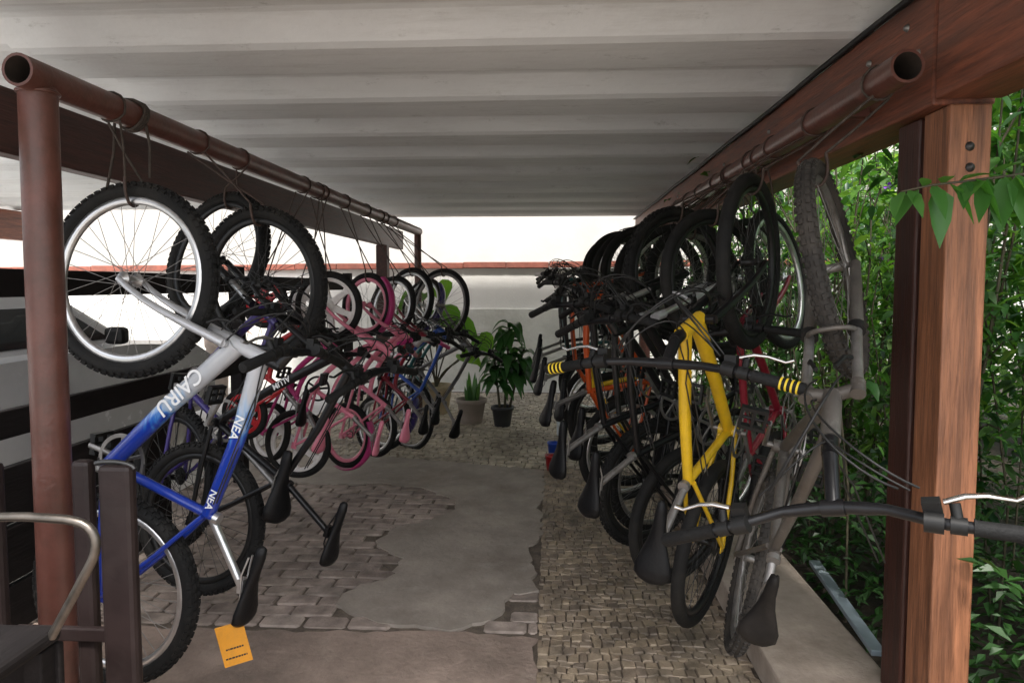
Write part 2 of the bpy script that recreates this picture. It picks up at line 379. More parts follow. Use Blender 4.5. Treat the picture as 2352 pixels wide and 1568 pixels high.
def roof(x0, x1, yA, yB, z0=2.385, amp=.09):
    prof = []; k = int((yA-2.15)/.75)-1
    while True:
        ye = 2.15+.75*k
        for (dy, z) in ((-.36, .012), (-.32, 0), (-.03, 0), (0, .006), (.075, amp-.01), (.10, amp), (.25, amp), (.28, amp-.008)):
            yy = ye+dy
            if yA <= yy <= yB: prof.append((yy, z0+z))
        if ye > yB+1: break
        k += 1
    mb = MB(); th = .014
    for (yy, z), (y2, z2) in zip(prof, prof[1:]):
        mb.poly([(x0, yy, z), (x0, y2, z2), (x1, y2, z2), (x1, yy, z)])
        mb.poly([(x0, yy, z+th), (x1, yy, z+th), (x1, y2, z2+th), (x0, y2, z2+th)])
        mb.poly([(x0, yy, z), (x0, yy, z+th), (x0, y2, z2+th), (x0, y2, z2)]); mb.poly([(x1, yy, z), (x1, y2, z2), (x1, y2, z2+th), (x1, yy, z+th)])
    for (yy, z) in (prof[0], prof[-1]): mb.poly([(x0, yy, z), (x1, yy, z), (x1, yy, z+th), (x0, yy, z+th)])
    return mb
roof(-2.05, 1.34, .45, 9.2).build('roof_sheet', M_roof, port, I)
roof(-3.6, -1.97, 2.0, 9.2, 2.402).build('roof_sheet', M_roof, port, I)
roof(-6.6, -3.5, 3.9, 7.9, 2.385).build('roof_sheet', M_roof, port, I)
mb = MB(); mb.box((1.2, 5.62, 2.2), (.18, 7.05, .35)); mb.build('beam', M_beamY, port, I, bevel=.008)
mb = MB(); mb.box((1.2, .92, 2.205), (.19, 2.31, .34)); mb.build('beam', M_beamY, port, I, bevel=.008)
mb = MB(); mb.box((-1.97, 4.7, 2.085), (.08, 8.4, .235)); mb.build('beam', M_beamDark, port, I, bevel=.006)
mb = MB(); mb.box((-6.3, 5.9, 2.2), (.12, 4.0, .34)); mb.build('beam', M_beamY, port, I, bevel=.006)
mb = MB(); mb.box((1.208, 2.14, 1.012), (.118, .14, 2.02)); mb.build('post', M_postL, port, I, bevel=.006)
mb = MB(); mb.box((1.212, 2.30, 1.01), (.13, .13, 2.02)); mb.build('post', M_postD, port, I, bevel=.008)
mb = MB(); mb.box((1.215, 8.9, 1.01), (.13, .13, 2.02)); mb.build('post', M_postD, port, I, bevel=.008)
mb = MB(); mb.box((-1.97, 7.95, .985), (.13, .13, 1.97)); mb.build('post', M_beamDark, port, I, bevel=.008)
mb = MB(); mb.box((-6.3, 6.9, 1.01), (.14, .14, 2.02)); mb.build('post', M_postD, port, I, bevel=.008)
mb = MB(); mb.tube([(1.095, .5+i*.48, 2.374+.004*math.sin(i*1.7)) for i in range(19)], .012, 8); mb.build('edge_seal', M_plast, port, I)
for yy, zz in ((2.25, 2.3), (2.18, 2.2), (2.5, 2.27), (3.6, 2.28), (4.5, 2.27), (6.1, 2.27)):
    mb = MB(); mb.lathe([(0, .012), (.008, .01), (.013, 0)], 10, Matrix.Translation((1.109, yy, zz)) @ Matrix.Rotation(R(-90), 4, 'Y')); mb.build('bolt', M_alu_dull, port, I)
for zz, xx in ((1.9, 1.206), (1.84, 1.209)):
    mb = MB(); mb.lathe([(0, .012), (.008, .01), (.014, 0)], 10, Matrix.Translation((xx, 2.069, zz)) @ Matrix.Rotation(R(90), 4, 'X')); mb.build('bolt', M_steel_dk, port, I)

# ------------------------------------------------------------------ hanging rails
def pipe(mb, a, b_, ro, ri, n=20):
    a, b_ = V(a), V(b_); d = (b_-a); q = d.to_track_quat('Z', 'Y').to_matrix().to_4x4(); M = Matrix.Translation(a) @ q; Ln = d.length
    mb.lathe([(ro, 0), (ro, Ln)], n, M); mb.lathe([(ri, .0), (ri, Ln)][::-1], n, M, mi=1)
    mb.lathe([(ri, 0), (ro, 0)], n, M, smooth=False); mb.lathe([(ro, Ln), (ri, Ln)], n, M, smooth=False)
LX, LZ = -1.485, 2.10
lr = empty('hanging_rail', (LX, 1.95, 0), 'brown steel pipe rail on its own pipe post carrying the left bicycle row', 'pipe rail')
mb = MB(); pipe(mb, (LX, 1.86, LZ), (LX, 7.65, LZ), .046, .038); mb.build('rail', [M_pipe, M_pipe_in], lr, inv(lr))
mb = MB(); mb.tube([(LX-.012, 1.95, 2.075), (LX-.018, 1.95, 0)], .051, 24); mb.build('post', M_pipe, lr, inv(lr))
mb = MB(); mb.tube([(LX, 7.6, 2.08), (LX, 7.6, 0)], .04, 14); mb.build('post', M_pipe, lr, inv(lr))
mb = MB(); mb.tube([(LX-.012+.052*math.cos(t*.35), 1.95+.052*math.sin(t*.35), 2.06) for t in range(18)], .006, 6, closed=True); mb.build('weld', M_pipe, lr, inv(lr))
RX, RZ = .975, 2.10
rr = empty('hanging_rail', (RX, 1.94, RZ), 'open ended brown steel pipe fixed along the right beam for the right bicycle row', 'pipe rail')
mb = MB(); pipe(mb, (RX, 1.97, RZ), (RX, 8.6, RZ), .046, .038); mb.build('rail', [M_pipe, M_pipe_in], rr, inv(rr))
for yy in (2.5, 4.6, 6.8, 8.4):
    mb = MB(); mb.box((1.062, yy, RZ), (.086, .04, .03)); mb.build('bracket', M_pipe, rr, inv(rr))

# ------------------------------------------------------------------ bicycles
CACHE = {}
def tyre_mesh(r, tw, knob, m):
    key = ('tyre', r, tw, knob, m.name)
    if key in CACHE: return CACHE[key]
    mb = MB(); c = r-tw
    prof = [(c+tw*math.cos(a), tw*math.sin(a)) for a in [2*math.pi*i/12 for i in range(12)]]
    mb.lathe(prof, 56, ROTY, closed=True)
    if knob:
        n = int(2*math.pi*r/.030)
        for i in range(n):
            for (off, aa) in ((.4, 0), (-.4, 0), (1.0, .5), (-1.0, .5)):
                a = 2*math.pi*(i+aa)/n; rho = c+tw*math.cos(off)
                p = V((rho*math.cos(a), tw*math.sin(off), rho*math.sin(a)))
                rot = Matrix.Rotation(-a, 3, 'Y') @ Matrix.Rotation(off, 3, 'Z')
                mb.box(p, (.010, .011, .015), rot)
    CACHE[key] = mb.mesh('tyre', m); return CACHE[key]
def rim_mesh(r, tw, style, m):
    key = ('rim', r, tw, style, m.name)
    if key in CACHE: return CACHE[key]
    mb = MB(); ro = r-2*tw+.006; h = .012
    mb.lathe([(ro, h), (ro-.02, h), (ro-.028, .005), (ro-.028, -.005), (ro-.02, -h), (ro, -h)], 56, ROTY, closed=True)
    mb.lathe([(.0, .05), (.008, .05), (.008, .036), (.024, .034), (.024, .03), (.014, .026), (.014, -.026), (.024, -.03), (.024, -.034), (.008, -.036), (.008, -.05), (0, -.05)], 16, ROTY)
    if style == 'mag':
        for i in range(6):
            a = 2*math.pi*i/6; u = V((math.cos(a), 0, math.sin(a))); t = V((-math.sin(a), 0, math.cos(a)))
            def ring(d, hw, hy): return [u*d+t*hw+V((0, hy, 0)), u*d-t*hw+V((0, hy, 0)), u*d-t*hw-V((0, hy, 0)), u*d+t*hw-V((0, hy, 0))]
            mb.loft([ring(.01, .028, .02), ring(.4*ro, .02, .012), ring(.75*ro, .017, .01), ring(ro-.02, .03, .008)], smooth=False)
        mb.lathe([(0, .026), (.045, .022), (.045, -.022), (0, -.026)], 20, ROTY)
    CACHE[key] = mb.mesh('rim', m); return CACHE[key]
def spoke_mesh(r, tw, n, m):
    key = ('spoke', r, tw, n, m.name)
    if key in CACHE: return CACHE[key]
    mb = MB(); ro = r-2*tw-.018
    for i in range(n):
        a = 2*math.pi*i/n; sd_ = 1 if i % 2 else -1; tw_ = (1 if (i//2) % 2 else -1)*.95
        p = V((.023*math.cos(a+tw_), .032*sd_, .023*math.sin(a+tw_))); q = V((ro*math.cos(a), .003*sd_, ro*math.sin(a)))
        mb.tube([p, q], .0013, 4, cap=False)
    CACHE[key] = mb.mesh('spokes', m); return CACHE[key]
def text_mesh(s, size, m):
    cu = bpy.data.curves.new('t', 'FONT'); cu.body = s; cu.size = size; cu.extrude = .0006; cu.align_x = 'CENTER'; cu.align_y = 'CENTER'
    cu.offset = size*.012
    o = bpy.data.objects.new('t', cu); COL.objects.link(o)
    dg = bpy.context.evaluated_depsgraph_get(); dg.update()
    me = bpy.data.meshes.new_from_object(o.evaluated_get(dg)); bpy.data.objects.remove(o); me.materials.clear(); me.materials.append(m)
    return me
BIKE_INFO = []
def make_bike(label, short, side, F, Rr, vh, wb=1.06, r=.33, tw=.025, knob=False, frame=M_blackp, fork=M_blackp, susp=False, rim=M_alu, rstyle='spoke', tyre=M_rubber,
              hb=None, bw=.31, rise=.03, sweep=.04, saddle=None, seat=M_seat, style='diamond', steer=0, barm=M_blackp, lever=M_plast, grip=M_grip, dtr=.019, fender=None,
              post=M_alu_dull, crank_a=40, cat='bicycle', seat_tilt=0, bands=None, text=None, ncab=3, forkless=.41, loop=1.0, ss=.94, stan=None):
    k = wb/1.06
    F, Rr, vh = V(F), V(Rr), V(vh)
    X = (F-Rr).normalized(); Z = (vh-X*vh.dot(X)).normalized(); Y = Z.cross(X)
    org = F-X*wb
    BM = Matrix(((X.x, Y.x, Z.x, org.x), (X.y, Y.y, Z.y, org.y), (X.z, Y.z, Z.z, org.z), (0, 0, 0, 1)))
    root = bpy.data.objects.new('bicycle', None); COL.objects.link(root); root.matrix_world = BM; root.empty_display_size = .1
    tag(root, label, cat, 'bicycles hung on the left rail' if side == 'L' else 'bicycles hung on the right rail')
    ax = V((wb, 0, 0)); BB = V((.43*k, 0, -.04*k if r > .28 else .03)); ST = V((.31*k, 0, .36*k))
    hz = max(forkless*k, r+.055); HL = V((wb-.05*k-hz*.31, 0, hz)); sa = V((-.326, 0, .946)); HU = HL+sa*.125*k
    hb_ = V((hb[0], 0, hb[1])) if hb else HU+sa*.06*k+V((.05*k, 0, .03*k))
    sdl = V((saddle[0], 0, saddle[1])) if saddle else V((.20*k, 0, .60*k))
    SM = Matrix.Translation(HL) @ Matrix.Rotation(R(steer), 4, sa) @ Matrix.Translation(-HL)
    # frame
    f = MB(); stt = ST+(ST-BB).normalized()*.03*k
    f.tube([BB, stt], .016, 10); f.tube([HL-sa*.012, HU+sa*.012], .023, 12)
    f.tube([BB+V((0, -.036, 0)), BB+V((0, .036, 0))], .022, 12)
    if style == 'step':
        f.tube(bez(HL+sa*.02, HL+V((-.16*k, 0, -.14*k)), BB+V((.12*k, 0, .12*k)), BB+(ST-BB)*.45, 10), .016, 10)
        f.tube(bez(HL-sa*.0, HL+V((-.14*k, 0, -.22*k)), BB+V((.14*k, 0, .03*k)), BB, 10), .018, 10)
    else:
        f.tube([HL+sa*.015, (HL+BB)/2+V((0, 0, -.004)), BB], [dtr*1.1, dtr, dtr*.95], 12)
        f.tube([HU-sa*.02, (HU+ST)/2, ST-(ST-BB).normalized()*.01], [dtr*.95, dtr*.85, dtr*.75], 12)
    for s in (-1, 1):
        f.tube([ST+V((.0, .016*s, -.02*k)), ST*.5+V((0, .044*s, 0)), V((0, .058*s, 0))], .0085, 8)
        f.tube([BB+V((0, .028*s, 0)), BB*.55+V((0, .048*s, 0)), V((0, .058*s, 0))], .0095, 8)
        f.box((0, .058*s, 0), (.04, .005, .034))
    for t in (.35, .55):
        c_ = HL.lerp(BB, t)+V((.0, 0, dtr)); f.tube([c_-V((0, .006, 0)), c_+V((0, .006, 0))], .006, 6)
    fr = f.build('frame', frame, root)
    if text:
        for (t_, a_, b2, off, sz, tm) in text:
            a_, b2 = {'HL': HL, 'HU': HU, 'BB': BB, 'ST': ST}[a_], {'HL': HL, 'HU': HU, 'BB': BB, 'ST': ST}[b2]
            dx = (b2-a_).normalized(); nn = V((0, 1, 0)); up = nn.cross(dx); c = a_+(b2-a_)*off+V((0, dtr+.0025, 0))
            M = Matrix(((dx.x, up.x, nn.x, c.x), (dx.y, up.y, nn.y, c.y), (dx.z, up.z, nn.z, c.z), (0, 0, 0, 1)))
            link('lettering', text_mesh(t_, sz, tm), fr, M)
    # fork
    f = MB()
    if susp:
        for s in (-1, 1):
            top = HL+V((.012, .060*s, -.01)); end = V((ax.x, .058*s, 0)); mid = top+(end-top)*.42
            f.tube([top+sa*.015, mid], .0135, 12, mi=1); f.tube([mid, mid+(end-mid)*.06, end], [.020, .018, .015], 12); f.tube([mid+sa*.004, mid-sa*.02], .023, 12, mi=2)
            f.tube([top+sa*.02, top-sa*.025], .018, 12)
        f.tube([HL+V((.012, -.060, -.01)), HL+V((-.0, 0, -.012)), HL+V((.012, .060, -.01))], .017, 10)
        q0 = HL+(ax-HL)*.40; f.tube(bez(q0+V((.02, -.058, 0)), q0+V((.055, -.053, .06)), q0+V((.055, .053, .06)), q0+V((.02, .058, 0)), 10), .007, 8)
    else:
        f.tube([HL+V((0, -.05, -.012)), HL+V((0, .05, -.012))], .015, 10)
        for s in (-1, 1):
            f.tube(bez(HL+V((0, .048*s, -.005)), HL*.65+ax*.35+V((-.012, .052*s, 0)), HL*.25+ax*.75+V((-.035, .054*s, 0)), ax+V((0, .055*s, 0)), 8), [.016-.0008*i for i in range(9)], 9)
    qb = HL.lerp(ax, .22)
    for s in (-1, 1): f.tube([qb+V((.02, .05*s, .02)), qb+V((.035, .04*s, .05)), qb+V((.03, .022*s, .10))], .006, 6, mi=2)
    f.build('fork', [fork, stan or (M_alu if susp else fork), M_plast], root, SM)
    # wheels
    spm = M_steel_dk if rim is M_blackrim else M_alu_dull
    def wheel(M):
        wo = link('wheel', rim_mesh(r, tw, rstyle, rim), root, M)
        link('tyre', tyre_mesh(r, tw, knob, tyre), wo)
        if rstyle != 'mag': link('spokes', spoke_mesh(r, tw, 32 if r > .28 else 20, spm), wo)
        return wo
    wheel(SM @ Matrix.Translation(ax) @ Matrix.Rotation(random.random()*.4, 4, 'Y'))
    wheel(Matrix.Rotation(random.random()*.4, 4, 'Y'))
    # handlebar
    h = MB(); hd = HU+sa*.05*k
    pts = []
    for y, z, x in ((-bw, rise, -sweep), (-bw*.55, rise, -sweep*.15), (-bw*.28, rise*.2, 0), (-.03, 0, 0), (.03, 0, 0), (bw*.28, rise*.2, 0), (bw*.55, rise, -sweep*.15), (bw, rise, -sweep)):
        pts.append(hb_+V((x, y, z)))
    sm = []
    for i in range(len(pts)-1):
        for t in (0, .5): sm.append(pts[i].lerp(pts[i+1], t))
    sm.append(pts[-1])
    h.tube(sm, [.0145 if 4 < i < 10 else .012 for i in range(len(sm))], 10)
    ho = h.build('handlebar', barm, root, SM)
    h = MB(); h.tube([HU+sa*.005, hd+sa*.01], .019, 10); h.tube([hd, hb_], [.018, .016], 10); h.tube([hb_+V((0, -.024, 0)), hb_+V((0, .024, 0))], .019, 10)
    h.build('stem', barm, root, SM)
    for s in (-1, 1):
        e0 = hb_+V((-sweep, bw*s, rise)); i0 = hb_+V((-sweep*.15, bw*.55*s, rise)); dd = (e0-i0).normalized()
        gl = min(.125, bw*.42)
        gm = MB(); gm.tube([e0+dd*.006, e0, e0-dd*gl, e0-dd*(gl+.006)], [.012, .0165, .0155, .018], 12)
        if bands:
            for j in range(4): gm.tube([e0-dd*(.012+j*.014), e0-dd*(.017+j*.014)], .0174, 12, mi=1)
        gm.build('grip', [grip, bands or grip], ho)
        lv = MB(); c = e0-dd*(gl+.03)
        lv.tube([c-dd*.014, c+dd*.014], .0175, 10, mi=1)
        lv.tube([c, c+V((.02, 0, -.014))-dd*.0, c+V((.036, 0, -.022))], .010, 8, mi=1)
        lp = c+V((.036, 0, -.022))
        lv.tube([lp-dd*.018, lp+dd*.02+V((.016, 0, -.004)), lp+dd*.055+V((.02, 0, -.008)), lp+dd*.1+V((.016, 0, -.01)), lp+dd*.12+V((.026, 0, -.014))], [.007, .0075, .006, .0055, .007], 8, flat=.7)
        lv.build('brake_lever', [lever, M_plast], ho)
        sh = MB(); c2 = c-dd*.04; sh.tube([c2-dd*.018, c2+dd*.016], .02, 12); sh.box(c2+V((.018, 0, -.02)), (.04, .032, .026)); sh.build('shifter', M_plast, ho)
    cb = MB()
    for i in range(ncab):
        s = (-1, 1, -1, 1)[i % 4]; a = hb_+V((.035, bw*random.uniform(.3, .48)*s, -.01)); bulge = (.10+.06*random.random())*loop
        e2 = HL+V((.04 if i else -.02, .03*s*(-1), -.03))
        cb.tube(bez(a, a+V((bulge, -.09*s, (.05+.05*random.random())*loop)), HU+V((.16*loop+.08*random.random(), -.10*s*loop, .02+rnd(.04))), e2, 14), .0028, 5)
    if style != 'step':
        for i, s in enumerate((-1, 1)):
            a = hb_+V((.03, bw*.4*s, -.01)); cb.tube(bez(a, a+V((.12*loop, -.12*s, .0)), HU+V((.1, -.06*s, .02)), HU.lerp(ST, .3)+V((0, .01*s, .02)), 12)+[HU.lerp(ST, .9)+V((0, .008*s, .02))], .0025, 5)
    cb.build('brake_cable', M_cable, root, SM)
    # seatpost + saddle
    p = MB(); sd0 = sdl+V((0, 0, -.05)); p.tube([ST, sd0], .0135, 10); p.box(sd0+V((0, 0, .006)), (.045, .03, .022))
    for s in (-1, 1): p.tube([sd0+V((-.085, .018*s, .03)), sd0+V((-.045, .02*s, .012)), sd0+V((.04, .02*s, .012)), sd0+V((.10, .01*s, .03))], .0035, 6)
    p.tube([stt-(ST-BB).normalized()*.015, stt+(ST-BB).normalized()*.004], .02, 10)
    p.build('seatpost', post, root)
    q = MB(); ks = .8 if r < .3 else ss; rings = []
    for (x, hw, zt, zb) in ((.150, .005, .002, -.012), (.142, .014, .008, -.020), (.11, .019, .010, -.022), (.06, .022, .006, -.020), (.01, .032, .003, -.017), (-.04, .050, .007, -.014), (-.085, .066, .014, -.011), (-.115, .066, .017, -.010), (-.132, .048, .013, -.005), (-.140, .018, .006, .0)):
        ring = []
        for j in range(16):
            a = 2*math.pi*j/16; cy, sz = math.cos(a), math.sin(a)
            yy = hw*math.copysign(abs(cy)**.7, cy)
            zz = (zt*max(sz, 0)**.6 if sz > 0 else 0)+(zb*abs(sz)**.5 if sz < 0 else 0) - .012*abs(cy)**2
            ring.append(V((x*ks, yy*ks, zz*ks)))
        rings.append(ring)
    q.loft(rings)
    q.build('saddle', seat, root, Matrix.Translation(sdl) @ Matrix.Rotation(R(seat_tilt), 4, 'Y'))
    # crankset, chain
    c = MB(); cr_ = .085*k+.01; ca = R(crank_a); cl = .165*k
    c.lathe([(cr_, .002), (cr_-.014, .002), (cr_-.014, -.002), (cr_, -.002)], 36, Matrix.Translation(BB+V((0, -.048, 0))) @ ROTY, closed=True, smooth=False)
    for i in range(5):
        a = 2*math.pi*i/5; c.tube([BB+V((0, -.048, 0)), BB+V((math.cos(a)*(cr_-.008), -.048, math.sin(a)*(cr_-.008)))], .007, 6, flat=.4)
    peds = []
    for s in (-1, 1):
        dv = V((math.cos(ca), 0, math.sin(ca)))*s; o0 = BB+V((0, .062*s, 0)); o1 = o0+dv*cl+V((0, .012*s, 0))
        c.tube([BB, o0+V((0, .008*s, 0))], .011, 8); c.tube([o0, o1], [.013, .010], 8, flat=.6); peds.append((o1, s))
    co = c.build('crankset', M_alu_dull if r > .28 else M_plast, root)
    for o1, s in peds:
        pm_ = MB(); c0 = o1+V((0, .055*s, 0)); pm_.tube([o1, c0+V((0, .04*s, 0))], .006, 8)
        for xx in (-.032, .032): pm_.box(c0+V((xx, 0, 0)), (.012, .085, .024))
        for yy in (-.038, .0, .038): pm_.box(c0+V((0, yy, 0)), (.056, .010, .020))
        pm_.build('pedal', M_plast, co)
    ch = MB(); cs = .042 if r > .28 else .03; cy = -.046
    ch.tube([BB+V((0, cy, cr_)), V((0, cy, cs))], .0042, 4); ch.tube([BB+V((0, cy, -cr_)), V((.02, cy, -cs-.05) if r > .28 else (0, cy, -cs))], .0042, 4)
    for i, rr_ in enumerate((cs, cs*.85, cs*.7) if r > .28 else (cs,)):
        ch.lathe([(rr_, .001), (rr_, -.001), (.008, -.001), (.008, .001)], 20, Matrix.Translation((0, -.036-.006*(0 if i == 0 else -i), 0)) @ ROTY, closed=True, smooth=False)
    if r > .28: ch.box((.015, -.055, -.055), (.024, .012, .085))
    ch.build('chain', M_steel_dk, root)
    def fend(cx, a0, a1, M):
        fm = MB(); n = 16; rin = r+.018; rings = []
        for i in range(n+1):
            a = R(a0+(a1-a0)*i/n); u = V((math.cos(a), 0, math.sin(a)))
            rings.append([u*(rin-.012)+V((0, -tw-.014, 0)), u*rin+V((0, -tw*.6, 0)), u*rin+V((0, tw*.6, 0)), u*(rin-.012)+V((0, tw+.014, 0)), u*(rin-.003)+V((0, tw*.6, 0)), u*(rin-.003)+V((0, -tw*.6, 0))])
        fm.loft(rings); fm.build('mudguard', fender, root, M)
    if fender:
        fend(0, 55, 195, Matrix.Identity(4)); fend(0, 30, 140, SM @ Matrix.Translation(ax))
    W = BM @ SM; c = W @ ax; wx = (W.to_3x3() @ V((1, 0, 0))).normalized(); wz = (W.to_3x3() @ V((0, 0, 1))).normalized()
    up = V((0, 0, 1)); upw = (wx*up.dot(wx)+wz*up.dot(wz)).normalized(); wy = wx.cross(wz)
    BIKE_INFO.append((short, side, c, upw, wy, r, tw))
    return root

def vdir(deg, z=0): return (math.cos(R(deg)), -math.sin(R(deg)), z)
M_lt = mat('white_lettering', (.72, .73, .74), .4, var=.02); M_ltd = mat('black_lettering', (.02, .02, .02), .4, var=.02)
# left row
make_bike('blue and silver mountain bike with silver rims, nearest the left pipe post', 'blue and silver mountain bike', 'L', at(298, 642, 2.24), at(262, 1372, 2.22), vdir(10), wb=1.07, r=.33,
          knob=True, frame=M_bluefade, fork=M_silver, rim=M_alu, steer=-4, dtr=.03, tw=.026, lever=M_alu_dull, bw=.3, saddle=(.10, .54), seat_tilt=-13,
          text=[('CAIRU', 'HL', 'BB', .38, .072, M_lt), ('NEA', 'HU', 'ST', .42, .043, M_lt), ('NEA', 'HU', 'ST', .88, .036, M_lt)], crank_a=100, post=M_alu)
make_bike('black mountain bike with long black seatpost, hung right behind the blue and silver one', 'black mountain bike with the long seatpost', 'L', at(602, 655, 2.85), at(440, 1255, 2.85), vdir(14), frame=M_blackp, knob=True, rim=M_blackrim, steer=8, saddle=(.19, .66), post=M_blackp, crank_a=20,
          text=[('ALUM', 'HL', 'BB', .4, .035, M_lt)])
make_bike('dark purple mountain bike with black rims, third from the left post', 'dark purple mountain bike', 'L', at(495, 592, 3.15), at(395, 1110, 3.1), vdir(30), frame=M_purple, susp=True, fork=M_blackp, rim=M_blackrim, knob=True, steer=-10, crank_a=70, saddle=(.19, .77), ss=1.05)
make_bike('tiny red child bicycle with red rims on the left rail', 'tiny red child bicycle', 'L', at(608, 693, 4.05), at(560, 960, 4.05), vdir(12), wb=.70, r=.16, tw=.02, frame=M_redb, fork=M_redb, rim=M_redb, rstyle='mag', bw=.22, style='step')
make_bike('magenta child bicycle with white rims, between the tiny red and the pink ones', 'magenta child bicycle', 'L', at(705, 712, 4.4), at(622, 985, 4.38), vdir(30), wb=.85, r=.2, tw=.022, frame=M_magenta, fork=M_magenta, rim=M_white_pl, bw=.25, style='step', seat=M_pink, grip=M_pink, steer=10)
make_bike('pink child bicycle with white plastic six spoke wheels', 'pink child bicycle with white plastic wheels', 'L', at(755, 703, 4.3), at(684, 1020, 4.3), vdir(4), wb=.92, r=.225, tw=.023, frame=M_pink, fork=M_pink, rim=M_white_pl, rstyle='mag', bw=.26, style='step', seat=M_pink, grip=M_pink, barm=M_alu)
make_bike('pink child bicycle with wire spokes and magenta mudguards', 'pink child bicycle with magenta mudguards', 'L', at(842, 700, 4.85), at(796, 1000, 4.8), vdir(28), wb=.95, r=.235, tw=.022, frame=M_pink, fork=M_pink, rim=M_pink, bw=.27, style='step', fender=M_magenta, seat=M_pink, grip=M_magenta, barm=M_alu)
make_bike('dark red small bicycle with grey rims between the pink and blue ones', 'dark red small bicycle', 'L', at(900, 703, 5.4), at(862, 985, 5.4), vdir(36), wb=.98, r=.25, tw=.022, frame=M_red, fork=M_red, rim=M_alu, bw=.28, style='step', steer=-8)
make_bike('mid blue bicycle with straight frame near the far end of the left rail', 'mid blue bicycle', 'L', at(940, 690, 5.85), at(882, 975, 5.8), vdir(34), wb=1.03, r=.29, tw=.023, frame=M_blue2, fork=M_alu, rim=M_alu, bw=.27)
make_bike('teal bicycle with purple mudguards second from the far end of the left rail', 'teal bicycle with purple mudguards', 'L', at(968, 700, 6.35), at(915, 950, 6.35), vdir(45), wb=1.0, r=.27, tw=.022, frame=M_teal, fork=M_teal, rim=M_alu, bw=.26, style='step', fender=M_purple, steer=-12)
make_bike('grey tall wheeled bicycle at the far end of the left rail', 'grey bicycle at the far end', 'L', at(1010, 702, 6.0), at(930, 990, 6.2), vdir(38), wb=1.07, r=.335, tw=.02, frame=M_grey_fr, fork=M_grey_fr, rim=M_alu_dull, bw=.27, steer=-8)
NL = len(BIKE_INFO)
# right row
make_bike('worn grey bicycle with dusty knobbly front tyre and suspension fork, nearest the right timber post', 'worn grey bicycle by the timber post', 'R', at(1930, 615, 2.10), at(1712, 1335, 2.48), (-.31, -.77, -.52), wb=1.1, knob=True, frame=M_worn_fr, fork=M_worn_fr, susp=True,
          rim=M_alu_dull, tyre=M_rubber_dusty, hb=(.755, .775), saddle=(.22, .52), steer=29, bw=.38, rise=.06, lever=M_chrome, seat=M_seat_worn, forkless=.48, ncab=4, post=M_alu_dull, tw=.026, loop=.75, ss=.84, stan=M_alu_dull)
make_bike('yellow mountain bike with yellow banded grips on a wide black bar', 'yellow mountain bike', 'R', at(1728, 602, 2.62), at(1620, 1275, 2.66), (-.52, -.82, -.2), wb=1.1, frame=M_yellow, fork=M_blackp, rim=M_blackrim, hb=(.76, .755), bw=.385, rise=.035, lever=M_chrome, saddle=(.17, .60), bands=M_yellow_band, dtr=.023, steer=8, ncab=5, loop=1.0, forkless=.50)
make_bike('dark red bicycle between the yellow bike and the garden', 'dark red bicycle beside the yellow one', 'R', at(1790, 640, 3.25), at(1775, 1140, 3.3), (-.55, -.8, 0), frame=M_red, fork=M_red, rim=M_alu, bw=.29, tw=.022, steer=12)
make_bike('black mountain bike with its saddle out over the mosaic strip, next after the yellow one', 'black mountain bike after the yellow one', 'R', at(1562, 630, 3.4), at(1480, 1195, 3.45), (-.82, -.56, 0), frame=M_blackp, fork=M_blackp, susp=True, rim=M_blackrim, knob=True, bw=.32, steer=10, ncab=5, loop=1.2)
make_bike('black bicycle with silver fork crammed between the yellow and the black mountain bikes', 'black bicycle with silver fork', 'R', at(1650, 650, 3.05), at(1565, 1190, 3.1), (-.78, -.62, 0), frame=M_blackp, fork=M_silver, susp=True, rim=M_blackrim, bw=.3, steer=14, ncab=5, tw=.024, loop=1.3)
make_bike('orange bicycle with black fork in the middle of the right row', 'orange bicycle with black fork', 'R', at(1535, 640, 4.15), at(1420, 1110, 4.15), (-.9, -.42, 0), frame=M_orange, fork=M_blackp, rim=M_alu, bw=.3, steer=-8, ncab=4, dtr=.022)
make_bike('black bicycle with grey rims hung on the garden side behind the yellow bike', 'black bicycle on the garden side', 'R', at(1710, 640, 3.85), at(1670, 1080, 3.9), (-.75, -.66, 0), frame=M_blackp, fork=M_alu_dull, rim=M_alu, bw=.3, tw=.022)
make_bike('dark grey knobbly tyred bicycle just before the orange one with black fork', 'dark grey bicycle before the orange one', 'R', at(1600, 655, 3.75), at(1505, 1120, 3.75), (-.84, -.52, 0), frame=M_steel_dk, fork=M_blackp, rim=M_alu_dull, knob=True, bw=.31, steer=14, ncab=4)
make_bike('yellow and black bicycle behind the orange one in the right row', 'yellow and black bicycle', 'R', at(1515, 640, 4.5), at(1440, 1075, 4.5), (-.92, -.38, 0), frame=M_yellow, fork=M_blackp, rim=M_blackrim, bw=.3, steer=6, ncab=4, saddle=(.2, .56))
make_bike('orange bicycle with orange fork, beyond the yellow and black one', 'orange bicycle with orange fork', 'R', at(1478, 625, 4.9), at(1380, 1045, 4.9), (-.93, -.36, 0), frame=M_orange, fork=M_orange, rim=M_blackrim, bw=.3, steer=6, ncab=4, dtr=.02)
make_bike('black bicycle with white grips, third from the far end of the right rail', 'black bicycle with white grips', 'R', at(1450, 622, 5.35), at(1360, 1020, 5.35), (-.94, -.3, 0), frame=M_blackp, fork=M_blackp, rim=M_alu, bw=.29, steer=-10, grip=M_white_pl)
make_bike('teal mountain bike with black rims second from the far end of the right rail', 'teal mountain bike', 'R', at(1430, 618, 5.95), at(1345, 1000, 5.95), (-.94, -.3, 0), frame=M_teal, fork=M_blackp, rim=M_blackrim, bw=.3, steer=8)
make_bike('black bicycle at the far end of the right rail by the wall', 'black bicycle at the far right end', 'R', at(1412, 622, 6.55), at(1335, 975, 6.55), (-.94, -.3, 0), frame=M_blackp, fork=M_blackp, rim=M_alu, bw=.3)

